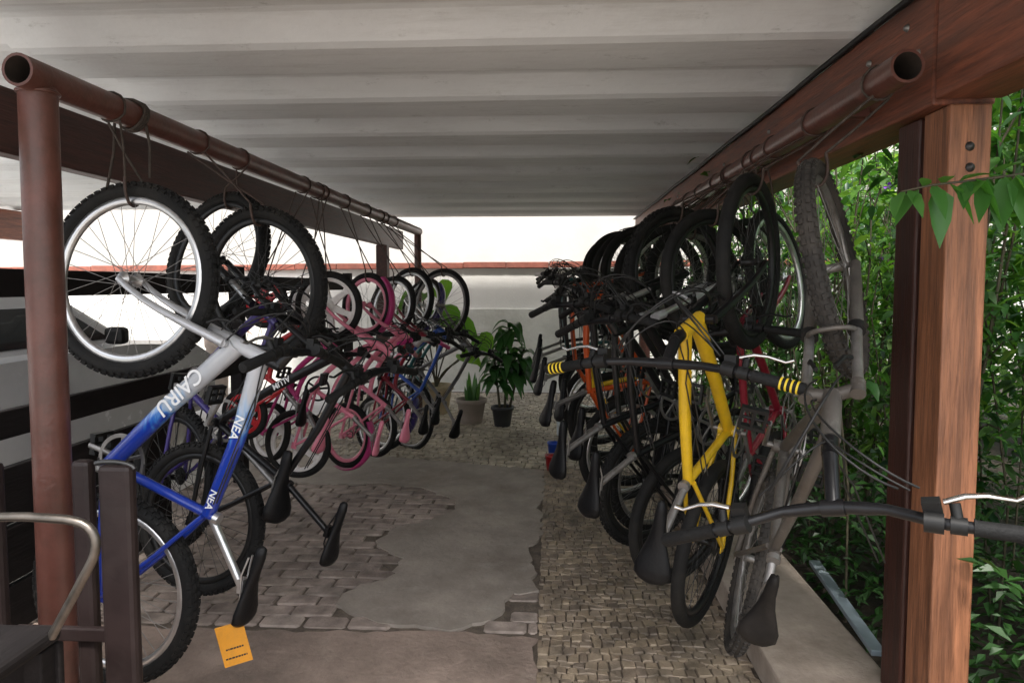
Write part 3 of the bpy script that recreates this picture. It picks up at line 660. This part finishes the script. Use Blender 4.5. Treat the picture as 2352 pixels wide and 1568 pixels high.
# hangers
for i, (short, side, c, upw, wy, r, tw) in enumerate(BIKE_INFO):
    px = LX if side == 'L' else RX; pz = LZ
    hk = c+upw*(r-2*tw-.028)
    yc = hk.y
    root = empty('hanging_hook', (px, yc, pz), 'dark rope hook holding up the '+short, 'hook', 'hooks hanging from the left rail' if side == 'L' else 'hooks hanging from the right rail')
    I = inv(root)
    mb = MB(); cord = .0042
    mb.tube([(px+.050*math.cos(t*2*math.pi/14), yc+.006*math.sin(t), pz+.050*math.sin(t*2*math.pi/14)) for t in range(14)], cord, 6, closed=True)
    topw = c+upw*(r+.012)
    sp = wy*(tw+.014)
    if sp.y > 0: sp = -sp
    sg = -.03 if i % 2 else .03
    a = V((px+.03, yc-.0, pz-.045)); b2 = V((px-.03, yc+sg, pz-.045))
    mb.tube([a, a.lerp(topw+sp, .5)+V((.004, 0, 0)), topw+sp], cord, 6); mb.tube([b2, b2.lerp(topw-sp, .5)-V((.004, 0, 0)), topw-sp], cord, 6)
    mb.build('rope_loop', M_strap if i in (0, NL) else M_rust, root, I)
    mb = MB(); mb.tube(bez(topw+sp, hk+sp*1.1-upw*.03, hk-sp*1.1-upw*.03, topw-sp, 12), .0055, 7); mb.build('hook', M_rust, root, I)
root = empty('knotted_strap', (LX, 2.36, LZ), 'frayed dark strap wound round the left rail above the blue and silver bike', 'strap')
mb = MB()
for k_ in range(3):
    yy = 2.37+k_*.013
    mb.tube([(LX+.053*math.cos(t*2*math.pi/14), yy+.012*math.sin(t*.9), LZ+.053*math.sin(t*2*math.pi/14)) for t in range(14)], .006, 6, closed=True)
for xx, y0, z1 in ((-.05, 2.36, 1.83), (.04, 2.4, 1.88)):
    mb.tube([(LX+xx, y0, LZ-.03), (LX+xx*1.2+.01, y0-.01, (LZ+z1)/2), (LX+xx*1.5, y0-.02, z1)], .0055, 6)
mb.build('strap', M_strap, root, inv(root))

# ------------------------------------------------------------------ boundary wall, neighbour wall
M_white = mat('white_wall_paint', (.76, .74, .70), .9, var=.05, scale=2, bump=.2, bscale=40, dirt=(.58, .55, .5), dirt_amt=.3, dirt_scale=1.2)
M_cream = mat('cream_wall_paint', (.42, .405, .375), .9, var=.06, scale=2, bump=.2, bscale=40, dirt=(.34, .315, .285), dirt_amt=.4, dirt_scale=.9)
M_lowwall = mat('grey_stained_render', (.74, .73, .68), .9, var=.12, scale=2.5, bump=.5, bscale=30, dirt=(.44, .43, .37), dirt_amt=.6, dirt_scale=1.6)
M_tile = mat('dull_red_coping', (.26, .085, .058), .8, var=.3, scale=9, bump=.3, dirt=(.16, .08, .06), dirt_amt=.5)
bw_ = empty('boundary_wall', (-3, 9.75, 0), 'white boundary wall with grey lower band and dull red coping at the far end', 'wall')
mb = MB(); mb.box((-3.5, 9.82, .585), (15, .24, 1.17)); mb.build('plinth', M_lowwall, bw_, inv(bw_), bevel=.01)
mb = MB(); mb.box((-3.5, 9.845, 1.455), (15, .19, .57)); mb.build('wall_panel', M_white, bw_, inv(bw_))
cp = MB()
x = -11
while x < 4:
    zz = 1.772+(x+3)*.008+random.uniform(-.004, .004); cp.box((x+.3, 9.83, zz), (.605, .3, .085)); x += .61
cp.build('coping', M_tile, bw_, inv(bw_), bevel=.008)
nb_ = MB(); nb_.box((-3.5, 11.6, 2.2), (22, .3, 4.4))
tag(nb_.build('neighbour_wall', M_cream), 'tall plain cream wall of the neighbouring house beyond the boundary wall', 'wall')

# ------------------------------------------------------------------ rail fence, car, cart on the left
fn = empty('rail_fence', (-2.28, 4, 0), 'black stained wooden rail fence behind the left bicycle row', 'fence')
for z0, z1 in ((1.45, 1.57), (.86, .98)):
    mb = MB(); mb.box((-2.28, 4.1, (z0+z1)/2), (.035, 7.6, z1-z0)); mb.build('rail', M_black_wood, fn, inv(fn), bevel=.005)
for z0, z1 in ((.50, .74), (.25, .485), (.03, .235)):
    mb = MB(); mb.box((-2.28, 2.2, (z0+z1)/2), (.035, 3.4, z1-z0)); mb.build('board', M_black_wood, fn, inv(fn), bevel=.005)
for yy in (1.1, 5.0, 7.8):
    mb = MB(); mb.box((-2.35, yy, .82), (.09, .09, 1.64)); mb.build('post', M_black_wood, fn, inv(fn), bevel=.005)
M_car = mat('silver_white_car_paint', (.60, .61, .62), .22, metal=.15, var=.04, coat=.6)
M_glass = mat('dark_car_glass', (.012, .016, .018), .06, var=.2, coat=.5)
CY = .75
car = empty('parked_car', (-4.2, 3.3+CY, 0), 'silver white parked car with dark windows behind the black rail fence', 'car')
I = inv(car) @ Matrix.Translation((.25, CY, .10))
mb = MB(); prof = [(1.0, .35), (1.05, .75), (1.1, .98), (4.15, 1.0), (5.1, .92), (5.4, .78), (5.45, .45), (5.4, .28), (1.1, .28)]
def sec(x, ins):
    cy, cz = 3.2, .62
    return [V((x, cy+(p[0]-cy)*(1-ins), cz+(p[1]-cz)*(1-ins*1.4))) for p in prof]
mb.loft([sec(-5.05, .06), sec(-4.95, .01), sec(-4.2, 0), sec(-3.42, .01), sec(-3.32, .06)], smooth=False)
mb.build('body', M_car, car, I, bevel=.05)
mb = MB()
lo = [(-4.98, 1.1), (-3.4, 1.1), (-3.4, 4.25), (-4.98, 4.25)]; hi = [(-4.8, 1.35), (-3.58, 1.35), (-3.58, 3.6), (-4.8, 3.6)]
mb.loft([[V((*p, .97)) for p in lo], [V((*p, 1.38)) for p in hi], [V((p[0]*.97-.126, 2.4+(p[1]-2.4)*.92, 1.43)) for p in hi]], smooth=False)
mb.build('cabin', M_car, car, I, bevel=.04)
def side_pt(t, y): return V((-3.4-.18*t+.006, y, .97+.41*t))
for (ya, yb, yc, yd) in ((1.35, 2.35, 2.3, 1.55), (2.45, 3.98, 3.62, 2.42)):
    mb = MB(); mb.poly([side_pt(.12, ya), side_pt(.12, yb), side_pt(.70, yc), side_pt(.70, yd)]); mb.build('side_window', M_glass, car, I)
mb = MB(); mb.poly([(-4.88, 4.2, 1.01), (-4.74, 3.68, 1.33), (-3.64, 3.68, 1.33), (-3.5, 4.2, 1.01)]); mb.build('windscreen', M_glass, car, I @ Matrix.Translation((0, .02, .01)))
mb = MB(); mb.box((-3.338, 2.38, .66), (.006, .012, .56)); mb.box((-3.338, 3.9, .66), (.006, .012, .56)); mb.box((-3.334, 2.62, .85), (.02, .16, .03)); mb.build('door_seam', M_plast, car, I)
for xx in (-3.13, -4.73):
    for yy in (1.85, 4.6):
        wm = MB(); Mx = Matrix.Translation((xx, yy+CY, .315)) @ Matrix.Rotation(R(90), 4, 'Y')
        wm.lathe([(.19, .1), (.29, .1), (.315, .06), (.315, -.06), (.29, -.1), (.19, -.1)], 32, Mx); wm.lathe([(0, .07), (.05, .08), (.15, .07), (.195, .098), (.195, -.09)], 24, Mx, mi=1)
        wm.build('wheel', [M_rubber, M_alu], car, inv(car))
mb = MB(); mb.box((-3.28, 3.85, 1.05), (.14, .1, .12)); mb.build('wing_mirror', M_plast, car, I, bevel=.03)
mb = MB(); mb.box((-3.55, 5.39, .68), (.3, .06, .12)); mb.build('headlight', M_chrome, car, I, bevel=.03)

cart = empty('hand_cart', (-1.15, 1.35, 0), 'dark brown wooden hand cart with a bent metal tube handle in the left foreground', 'cart')
I = inv(cart)
for xx, w_, yy in ((-1.065, .085, 1.6), (-1.18, .05, 1.64), (-1.38, .03, 1.6)):
    mb = MB(); mb.box((xx, yy, .53), (w_, .035, 1.06)); mb.build('upright', M_brown_paint, cart, I, bevel=.012)
for zz in (.62, .40, .12):
    mb = MB(); mb.box((-1.226, 1.615, zz), (.26, .018, .035)); mb.build('crossbar', M_brown_paint, cart, I, bevel=.004)
mb = MB(); mb.box((-1.40, 1.10, .79), (.80, .42, .03)); mb.build('tray', M_black_wood, cart, I, bevel=.01)
mb = MB(); mb.box((-1.40, 1.10, .25), (.80, .42, .03)); mb.build('lower_tray', M_black_wood, cart, I, bevel=.01)
mb = MB(); mb.box((-1.40, 1.305, .52), (.80, .015, .5)); mb.build('back_panel', M_black_wood, cart, I, bevel=.004)
for xx in (-1.03, -1.77):
    for yy in (.92, 1.28):
        mb = MB(); mb.box((xx, yy, .40), (.04, .04, .74)); mb.build('leg', M_black_wood, cart, I, bevel=.004)
h0 = at(-90, 1188, 1.28); pts = [h0, at(60, 1186, 1.28), at(150, 1192, 1.28)]+bez(at(170, 1196, 1.28), at(225, 1205, 1.28), at(232, 1255, 1.28), at(205, 1300, 1.28), 8)+[at(165, 1375, 1.28), at(118, 1462, 1.28)]
mb = MB(); mb.tube(pts, .0092, 12); mb.build('handle', mat('tarnished_tube', (.13, .115, .10), .35, metal=.9, var=.35, scale=20), cart, I)
mb = MB(); mb.tube(bez((-1.12, 1.6, 1.062), (-1.1, 1.6, 1.07), (-1.03, 1.6, 1.07), (-1.02, 1.6, 1.05), 8), .006, 8); mb.build('top_trim', M_steel_dk, cart, I)

# yellow plate hanging low by the first saddle
c0 = at(537, 1478, 2.10)
yp = empty('warning_plate', c0, 'small orange yellow warning plate hanging below the black saddle of the blue bike', 'sign')
Mr = Matrix.Rotation(R(-14), 4, 'Y') @ Matrix.Rotation(R(12), 4, 'Z')
mb = MB(); mb.box((0, 0, 0), (.09, .003, .135)); mb.build('plate', mat('orange_yellow_plate', (.60, .26, .02), .45, var=.15, dirt=(.3, .15, .03), dirt_amt=.5, dirt_scale=30), yp, Mr, bevel=.001)
mb = MB()
for zz, w_ in ((-.012, .055), (-.042, .07)):
    x = -w_/2
    while x < w_/2:
        l = random.uniform(.003, .009); mb.box((x+l/2, -.0022, zz), (l, .001, .005)); x += l+.002
mb.build('lettering', M_ltd, yp, Mr)

# ------------------------------------------------------------------ plants
def leaf(mb, p, d, L, W, droop=.25, fold=.25, simple=False, mi=0):
    d = d.normalized(); s = d.cross(V((0, 0, 1)))
    if s.length < .05: s = V((1, 0, 0))
    s.normalize(); s = (s+V((0, 0, random.uniform(-.5, .5)))).normalized(); nrm = s.cross(d).normalized(); dn = V((0, 0, -1))
    def pt(t, o): return p+d*(L*t)+s*(W*o)+nrm*(abs(o)*fold*W)+dn*(droop*L*t*t)
    n = len(mb.v)
    if simple:
        for q in (pt(0, 0), pt(.45, .5), pt(1, 0), pt(.45, -.5)): mb.v.append(tuple(q))
        mb.face((n, n+1, n+2, n+3), False, mi); return
    for q in (pt(0, 0), pt(.3, .5), pt(.3, 0), pt(.3, -.5), pt(.65, .38), pt(.65, 0), pt(.65, -.38), pt(1.0, 0)): mb.v.append(tuple(q))
    for f in ((0, 1, 2), (0, 2, 3), (1, 4, 5, 2), (2, 5, 6, 3), (4, 7, 5), (5, 7, 6)): mb.face(tuple(n+i for i in f), True, mi)
ML1 = leaf_mat('bright_green_leaf', [(.028, .088, .016), (.078, .20, .034), (.02, .06, .013), (.14, .29, .05), (.055, .15, .04), (.20, .33, .08), (.035, .105, .02)], .38, .45)
ML2 = leaf_mat('mid_green_leaf', [(.013, .05, .012), (.036, .112, .024), (.023, .075, .018), (.07, .175, .034), (.02, .066, .027), (.115, .21, .05)], .36, .40)
ML3 = leaf_mat('dark_green_leaf', [(.014, .045, .011), (.033, .095, .02), (.023, .065, .016)], .4, .25)
M_flower = mat('purple_petal', (.22, .04, .5), .6, var=.2)
M_stem = mat('green_brown_stem', (.06, .052, .03), .8, var=.4, scale=20, bump=.2)
def shrub(x, y, h, spread, nst, nl, ls, m, label, nf=0, bare=.12, group='shrubs in the garden bed'):
    root = empty('garden_shrub', (x, y, .05), label, 'shrub', group)
    st = MB(); lf = MB(); nodes = []; fl = MB()
    for i in range(nst):
        a = random.uniform(0, 6.28); r0 = random.uniform(.02, .16); top = V((x+math.cos(a)*spread*random.uniform(.3, 1), y+math.sin(a)*spread*random.uniform(.3, 1), h*random.uniform(.75, 1.05)))
        b0 = V((x+math.cos(a)*r0, y+math.sin(a)*r0, .04))
        pts = bez(b0, b0+V((rnd(.1), rnd(.1), h*.35)), top+V((rnd(.2), rnd(.2), -h*.3)), top, 9)
        st.tube(pts, [.011*(1-.75*i_/9) for i_ in range(10)], 6)
        for k_ in range(1, 10): nodes.append((pts[k_], k_/9))
        for k_ in range(4):
            j = random.randint(2, 8); p = pts[j]; q = p+V((rnd(.35)*spread*1.4, rnd(.35)*spread*1.4, random.uniform(.0, .3)))
            st.tube([p, (p+q)/2+V((0, 0, .03)), q], [.005, .004, .002], 5)
            for t in (.35, .7, 1): nodes.append((p.lerp(q, t), j/9))
    for i in range(7):
        bx_ = V((x+rnd(.35), y+rnd(.35), .04)); st.tube([bx_, bx_+V((rnd(.08), rnd(.08), .6)), bx_+V((rnd(.2), rnd(.2), 1.3)), bx_+V((rnd(.3), rnd(.3), random.uniform(1.7, 2.3)))], [.006, .005, .004, .002], 5)
    nodes = [n_ for n_ in nodes if n_[1] > bare]
    for i in range(nl):
        c, _ = random.choice(nodes); p = c+V((random.gauss(0, .085), random.gauss(0, .085), random.gauss(0, .085)))
        d = V((rnd(1), rnd(1), random.uniform(-.6, .4)))
        L = ls*random.uniform(.4, 1.35); leaf(lf, p, d, L, L*random.uniform(.34, .6), random.uniform(.1, .6), random.uniform(.1, .5))
    st.build('stems', M_stem, root, inv(root)); lf.build('foliage', m, root, inv(root))
    if nf:
        for i in range(nf):
            c, _ = random.choice(nodes[len(nodes)//3:]); c = c+V((-.1+rnd(.1), -.08+rnd(.1), rnd(.1)))
            for k_ in range(5):
                a = 2*math.pi*k_/5; leaf(fl, c, V((math.cos(a)*.8, -.5, math.sin(a)*.8)), .022, .018, .1, .2, True)
        fl.build('flowers', M_flower, root, inv(root))
specs = [
 (1.75, 1.75, 2.6, .45, 10, 1500, .08, ML2, 'leafy shrub just right of the timber post, nearest the camera', 5),
 (2.15, 2.5, 3.0, .55, 11, 2200, .085, ML1, 'bright shrub behind the orange timber post', 10),
 (1.62, 3.0, 2.5, .4, 10, 1800, .072, ML2, 'mid green shrub behind the grey bicycle wheel', 8),
 (1.70, 3.9, 2.7, .42, 10, 2000, .075, ML1, 'bright leafy shrub beside the dark red bicycle', 8),
 (1.62, 4.9, 2.5, .4, 10, 1400, .08, ML2, 'mid green shrub beside the middle of the right row', 0),
 (1.65, 6.1, 2.6, .4, 9, 1000, .08, ML1, 'bright shrub beside the far half of the right row', 0),
 (1.65, 7.5, 2.5, .4, 9, 900, .1, ML2, 'mid green shrub near the far end of the garden bed', 0),
 (2.7, 3.4, 3.3, .7, 10, 2500, .10, ML1, 'tall bright shrub in the second row behind the post', 10),
 (2.6, 4.8, 3.3, .7, 10, 2300, .105, ML2, 'tall mid green shrub in the second row of the bed', 0),
 (2.7, 6.4, 3.4, .7, 10, 1600, .12, ML1, 'tall bright shrub in the second row towards the far wall', 0),
 (3.3, 2.9, 3.4, .8, 9, 2200, .11, ML1, 'tall bright shrub at the right edge of the garden', 0),
 (2.7, 8.3, 3.2, .7, 9, 1300, .13, ML2, 'tall shrub beside the far boundary wall', 0),
]
for a in specs: shrub(*a)
hd = MB()
for i in range(15000):
    x = 4.3+rnd(.45)+abs(random.gauss(0, .2)); yv = random.uniform(.5, 12); zt = 3.6+.5*math.sin(yv*1.3)+.3*math.sin(yv*3.1)
    z = random.uniform(.05, zt); L = random.uniform(.08, .2)
    leaf(hd, V((x, yv, z)), V((rnd(1)-.3, rnd(1), random.uniform(-.6, .4))), L, L*.5, .3, simple=True)
o = hd.build('hedge', leaf_mat('hedge_leaf', [(.02, .065, .013), (.06, .16, .025), (.13, .27, .05), (.03, .095, .02), (.19, .33, .08)], .4, .45)); tag(o, 'tall leafy hedge closing the garden on the right', 'hedge', kind='stuff')
gc = MB()
for i in range(9500):
    x = 1.27+random.random()**1.5*2.6; yv = random.uniform(1.0, 9.4) if i % 2 else random.uniform(1.2, 4.5); L = random.uniform(.03, .095)
    leaf(gc, V((x, yv, .06+random.random()**2*.65)), V((rnd(1), rnd(1), random.uniform(-.2, .9))), L, L*.42, .3, simple=True)
tag(gc.build('ground_cover', ML3), 'low dark leaves covering the garden soil behind the kerb', 'plants', kind='stuff')
# overhanging branch with large leaves before the post
ML4 = leaf_mat('large_fresh_leaf', [(.05, .16, .033), (.09, .235, .053), (.062, .19, .04)], .33, .45)
br = empty('overhanging_branch', at(2352, 400, 1.75), 'leafy branch reaching in front of the orange timber post', 'branch')
st = MB(); lf = MB()
pts = [at(2480, 330, 1.78), at(2352, 400, 1.74), at(2230, 415, 1.72), at(2140, 425, 1.7), at(2070, 440, 1.7)]
st.tube(pts, [.005, .004, .003, .0025, .0015], 6)
for (px, py, tx, ty, L) in ((2070, 440, 2045, 520, .075), (2085, 435, 2130, 500, .08), (2110, 435, 2065, 490, .10), (2150, 425, 2160, 560, .13), (2140, 425, 2190, 520, .09), (2180, 420, 2240, 500, .10), (2240, 410, 2290, 480, .11), (2250, 415, 2190, 470, .09), (2270, 410, 2250, 490, .10), (2310, 405, 2300, 500, .12), (2340, 400, 2350, 490, .12), (2200, 418, 2255, 395, .08), (2330, 400, 2380, 470, .12), (2120, 430, 2130, 400, .06), (2290, 400, 2330, 370, .09), (2165, 424, 2195, 385, .07), (2220, 415, 2215, 455, .08)):
    p = at(px, py, 1.72); q = at(tx, ty, 1.67+rnd(.04)); leaf(lf, p, q-p, L, L*random.uniform(.42, .55), .2, .4)
st.build('stem', M_stem, br, inv(br)); lf.build('foliage', ML4, br, inv(br))

# potted plants
def strap(mb, p, d, L, W, droop, n=7, m=0):
    d = d.normalized(); s = d.cross(V((0, 0, 1))); s = s.normalized() if s.length > .05 else V((1, 0, 0)); st_ = len(mb.v)
    for i in range(n+1):
        t = i/n; c = p+d*(L*t)+V((0, 0, -droop*L*t*t)); w_ = W*min(1, .35+2.2*t)*(1-t**3)*.5+.0008
        mb.v += [tuple(c+s*w_+V((0, 0, w_*.35))), tuple(c), tuple(c-s*w_+V((0, 0, w_*.35)))]
    for i in range(n):
        a = st_+i*3
        mb.face((a, a+1, a+4, a+3), True); mb.face((a+1, a+2, a+5, a+4), True)
def pot(root, c, r, h, m):
    mb = MB(); mb.lathe([(0, 0), (r*.66, 0), (r*.7, .01), (r*.92, h*.82), (r*1.02, h*.84), (r*1.04, h), (r*.93, h), (r*.9, h*.86), (r*.88, h*.84)], 28, Matrix.Translation(c)); mb.build('pot', m, root, inv(root))
    mb = MB(); mb.lathe([(0, h*.87), (r*.89, h*.86)], 20, Matrix.Translation(c)); mb.build('soil', MATS['dark_garden_soil'], root, inv(root))
M_terra = mat('grey_brown_clay_pot', (.32, .265, .225), .8, var=.15, scale=8, bump=.2, dirt=(.24, .21, .17), dirt_amt=.5); M_bpot = mat('black_plastic_pot', (.03, .03, .033), .5, var=.2); M_tan = mat('tan_clay_pot', (.38, .30, .19), .8, var=.2, scale=8, dirt=(.24, .2, .13), dirt_amt=.5)
MLs = leaf_mat('sword_leaf', [(.04, .12, .035), (.07, .18, .05), (.09, .20, .065)], .35, .35)
c = atz(1083, 970, .01); c.z = .005
p1 = empty('potted_plant', c, 'grey brown clay pot with upright sword shaped leaves, left of the black pot', 'potted plant', 'potted plants by the far wall')
pot(p1, c, .165, .27, M_terra); mb = MB()
for i in range(15):
    a = random.uniform(0, 6.28); rr_ = random.uniform(.02, .09); strap(mb, c+V((math.cos(a)*rr_, math.sin(a)*rr_, .22)), V((math.cos(a)*.15, math.sin(a)*.15, 1)), random.uniform(.16, .34), .055, .0)
mb.build('foliage', MLs, p1, inv(p1))
c = atz(1154, 978, .01); c.z = .005
p2 = empty('potted_plant', c, 'black pot with a tall cane plant of broad drooping green leaves', 'potted plant', 'potted plants by the far wall')
pot(p2, c, .12, .22, M_bpot); mb = MB(); st = MB()
for (ox, oy, hh, n_) in ((.05, 0, 1.12, 34), (.15, .03, .78, 30), (-.06, .02, .72, 28)):
    top = c+V((ox*1.5, oy, .2+hh*.8)); st.tube([c+V((ox*.5, oy, .2)), c+V((ox, oy, .2+hh*.4)), top], [.014, .012, .008], 8)
    for i in range(n_):
        t = random.uniform(.35, 1); a = random.uniform(0, 6.28)
        strap(mb, c+V((ox*(.5+t), oy, .2+hh*.8*t)), V((math.cos(a), math.sin(a), random.uniform(.5, 1.3))), random.uniform(.22, .34), .125, random.uniform(.8, 1.4))
st.build('stems', M_stem, p2, inv(p2)); mb.build('foliage', leaf_mat('cane_plant_leaf', [(.026, .085, .027), (.05, .14, .04), (.034, .11, .03)], .35, .35), p2, inv(p2))
c = atz(1002, 948, .01); c.z = .005
p3 = empty('potted_plant', c, 'tan clay pot with big pale heart shaped leaves behind the left row', 'potted plant', 'potted plants by the far wall')
pot(p3, c, .2, .34, M_tan); mb = MB(); st = MB()
def heart(mb, p, d, L, up):
    d = d.normalized(); s = d.cross(up).normalized(); n = len(mb.v)
    o = [(-.12, .2), (0, .42), (.2, .52), (.45, .46), (.75, .24), (1.05, 0)]
    nrm = s.cross(d)
    for t, w_ in o: mb.v += [tuple(p+d*L*t+s*L*w_+nrm*L*w_*.25), tuple(p+d*L*max(t, 0)-V((0, 0, .12*L*t*t))), tuple(p+d*L*t-s*L*w_+nrm*L*w_*.25)]
    for i in range(len(o)-1):
        a = n+i*3; mb.face((a, a+1, a+4, a+3), True); mb.face((a+1, a+2, a+5, a+4), True)
for (ox, oz, L, dx) in ((.05, 1.2, .38, .5), (-.15, 1.4, .36, -.6), (.2, 1.05, .36, .8), (-.2, .95, .3, -.8), (.02, 1.52, .3, .2), (.3, .7, .28, .9), (.4, .8, .28, .8), (.5, .9, .26, .5)):
    tip = c+V((ox, rnd(.1), oz)); st.tube(bez(c+V((0, 0, .3)), c+V((ox*.2, 0, .6)), tip-V((0, 0, .15)), tip, 8), .009, 6)
    heart(mb, tip, V((dx, -.35, -.45)), L, V((0, -.5, 1)))
st.build('stems', M_stem, p3, inv(p3)); mb.build('foliage', leaf_mat('pale_yellow_green_leaf', [(.17, .34, .055), (.09, .23, .045), (.22, .40, .075)], .4, .5), p3, inv(p3))
c = at(500, 800, 8.9); c.z = .005
q = empty('potted_plant', c, 'spiky red leaved plant beyond the fence, behind the first wheels', 'potted plant', 'potted plants by the far wall'); pot(q, c, .16, .8, M_terra); mb = MB()
for i in range(60):
    a = random.uniform(0, 6.28); strap(mb, c+V((rnd(.05), rnd(.05), .78)), V((math.cos(a), math.sin(a), random.uniform(.5, 2.2))), .5*random.uniform(.7, 1.4), .06, random.uniform(.2, .7))
mb.build('foliage', leaf_mat('red_spiky_leaf', [(.42, .03, .03), (.55, .1, .05), (.2, .12, .03)], .4, .3), q, inv(q))
c = atz(1290, 1000, 0.02); c.z = .02
q = empty('plastic_bottle', c, 'pale plastic bottle standing on the paving below the far right bicycles', 'bottle')
mb = MB(); mb.lathe([(0, 0), (.045, 0), (.05, .02), (.05, .17), (.04, .21), (.018, .235), (.018, .25)], 20, Matrix.Translation(c)); mb.build('bottle_body', mat('pale_bottle', (.6, .66, .68), .25, var=.1), q, inv(q))
mb = MB(); mb.lathe([(.021, .245), (.021, .275), (0, .275)], 16, Matrix.Translation(c)); mb.build('cap', M_redb, q, inv(q))
for px, py, lab, m in ((1274, 1046, 'small blue bucket on the mosaic strip', mat('blue_plastic', (.02, .08, .5), .4, var=.1)), (1270, 1078, 'small red bucket in front of the blue one', M_redb)):
    c = atz(px, py, .02); c.z = .02
    q = empty('bucket', c, lab, 'bucket'); mb = MB(); mb.lathe([(0, 0), (.05, 0), (.062, .11), (.066, .11), (.066, .12), (.058, .12), (.046, .01), (0, .01)], 22, Matrix.Translation(c)); mb.build('bucket_body', m, q, inv(q))
    mb = MB(); mb.tube([c+V((.064*math.cos(t), -.01-.02*math.sin(t), .09+.05*math.sin(t))) for t in [math.pi*i/10 for i in range(11)]], .003, 6); mb.build('handle', M_alu_dull, q, inv(q))
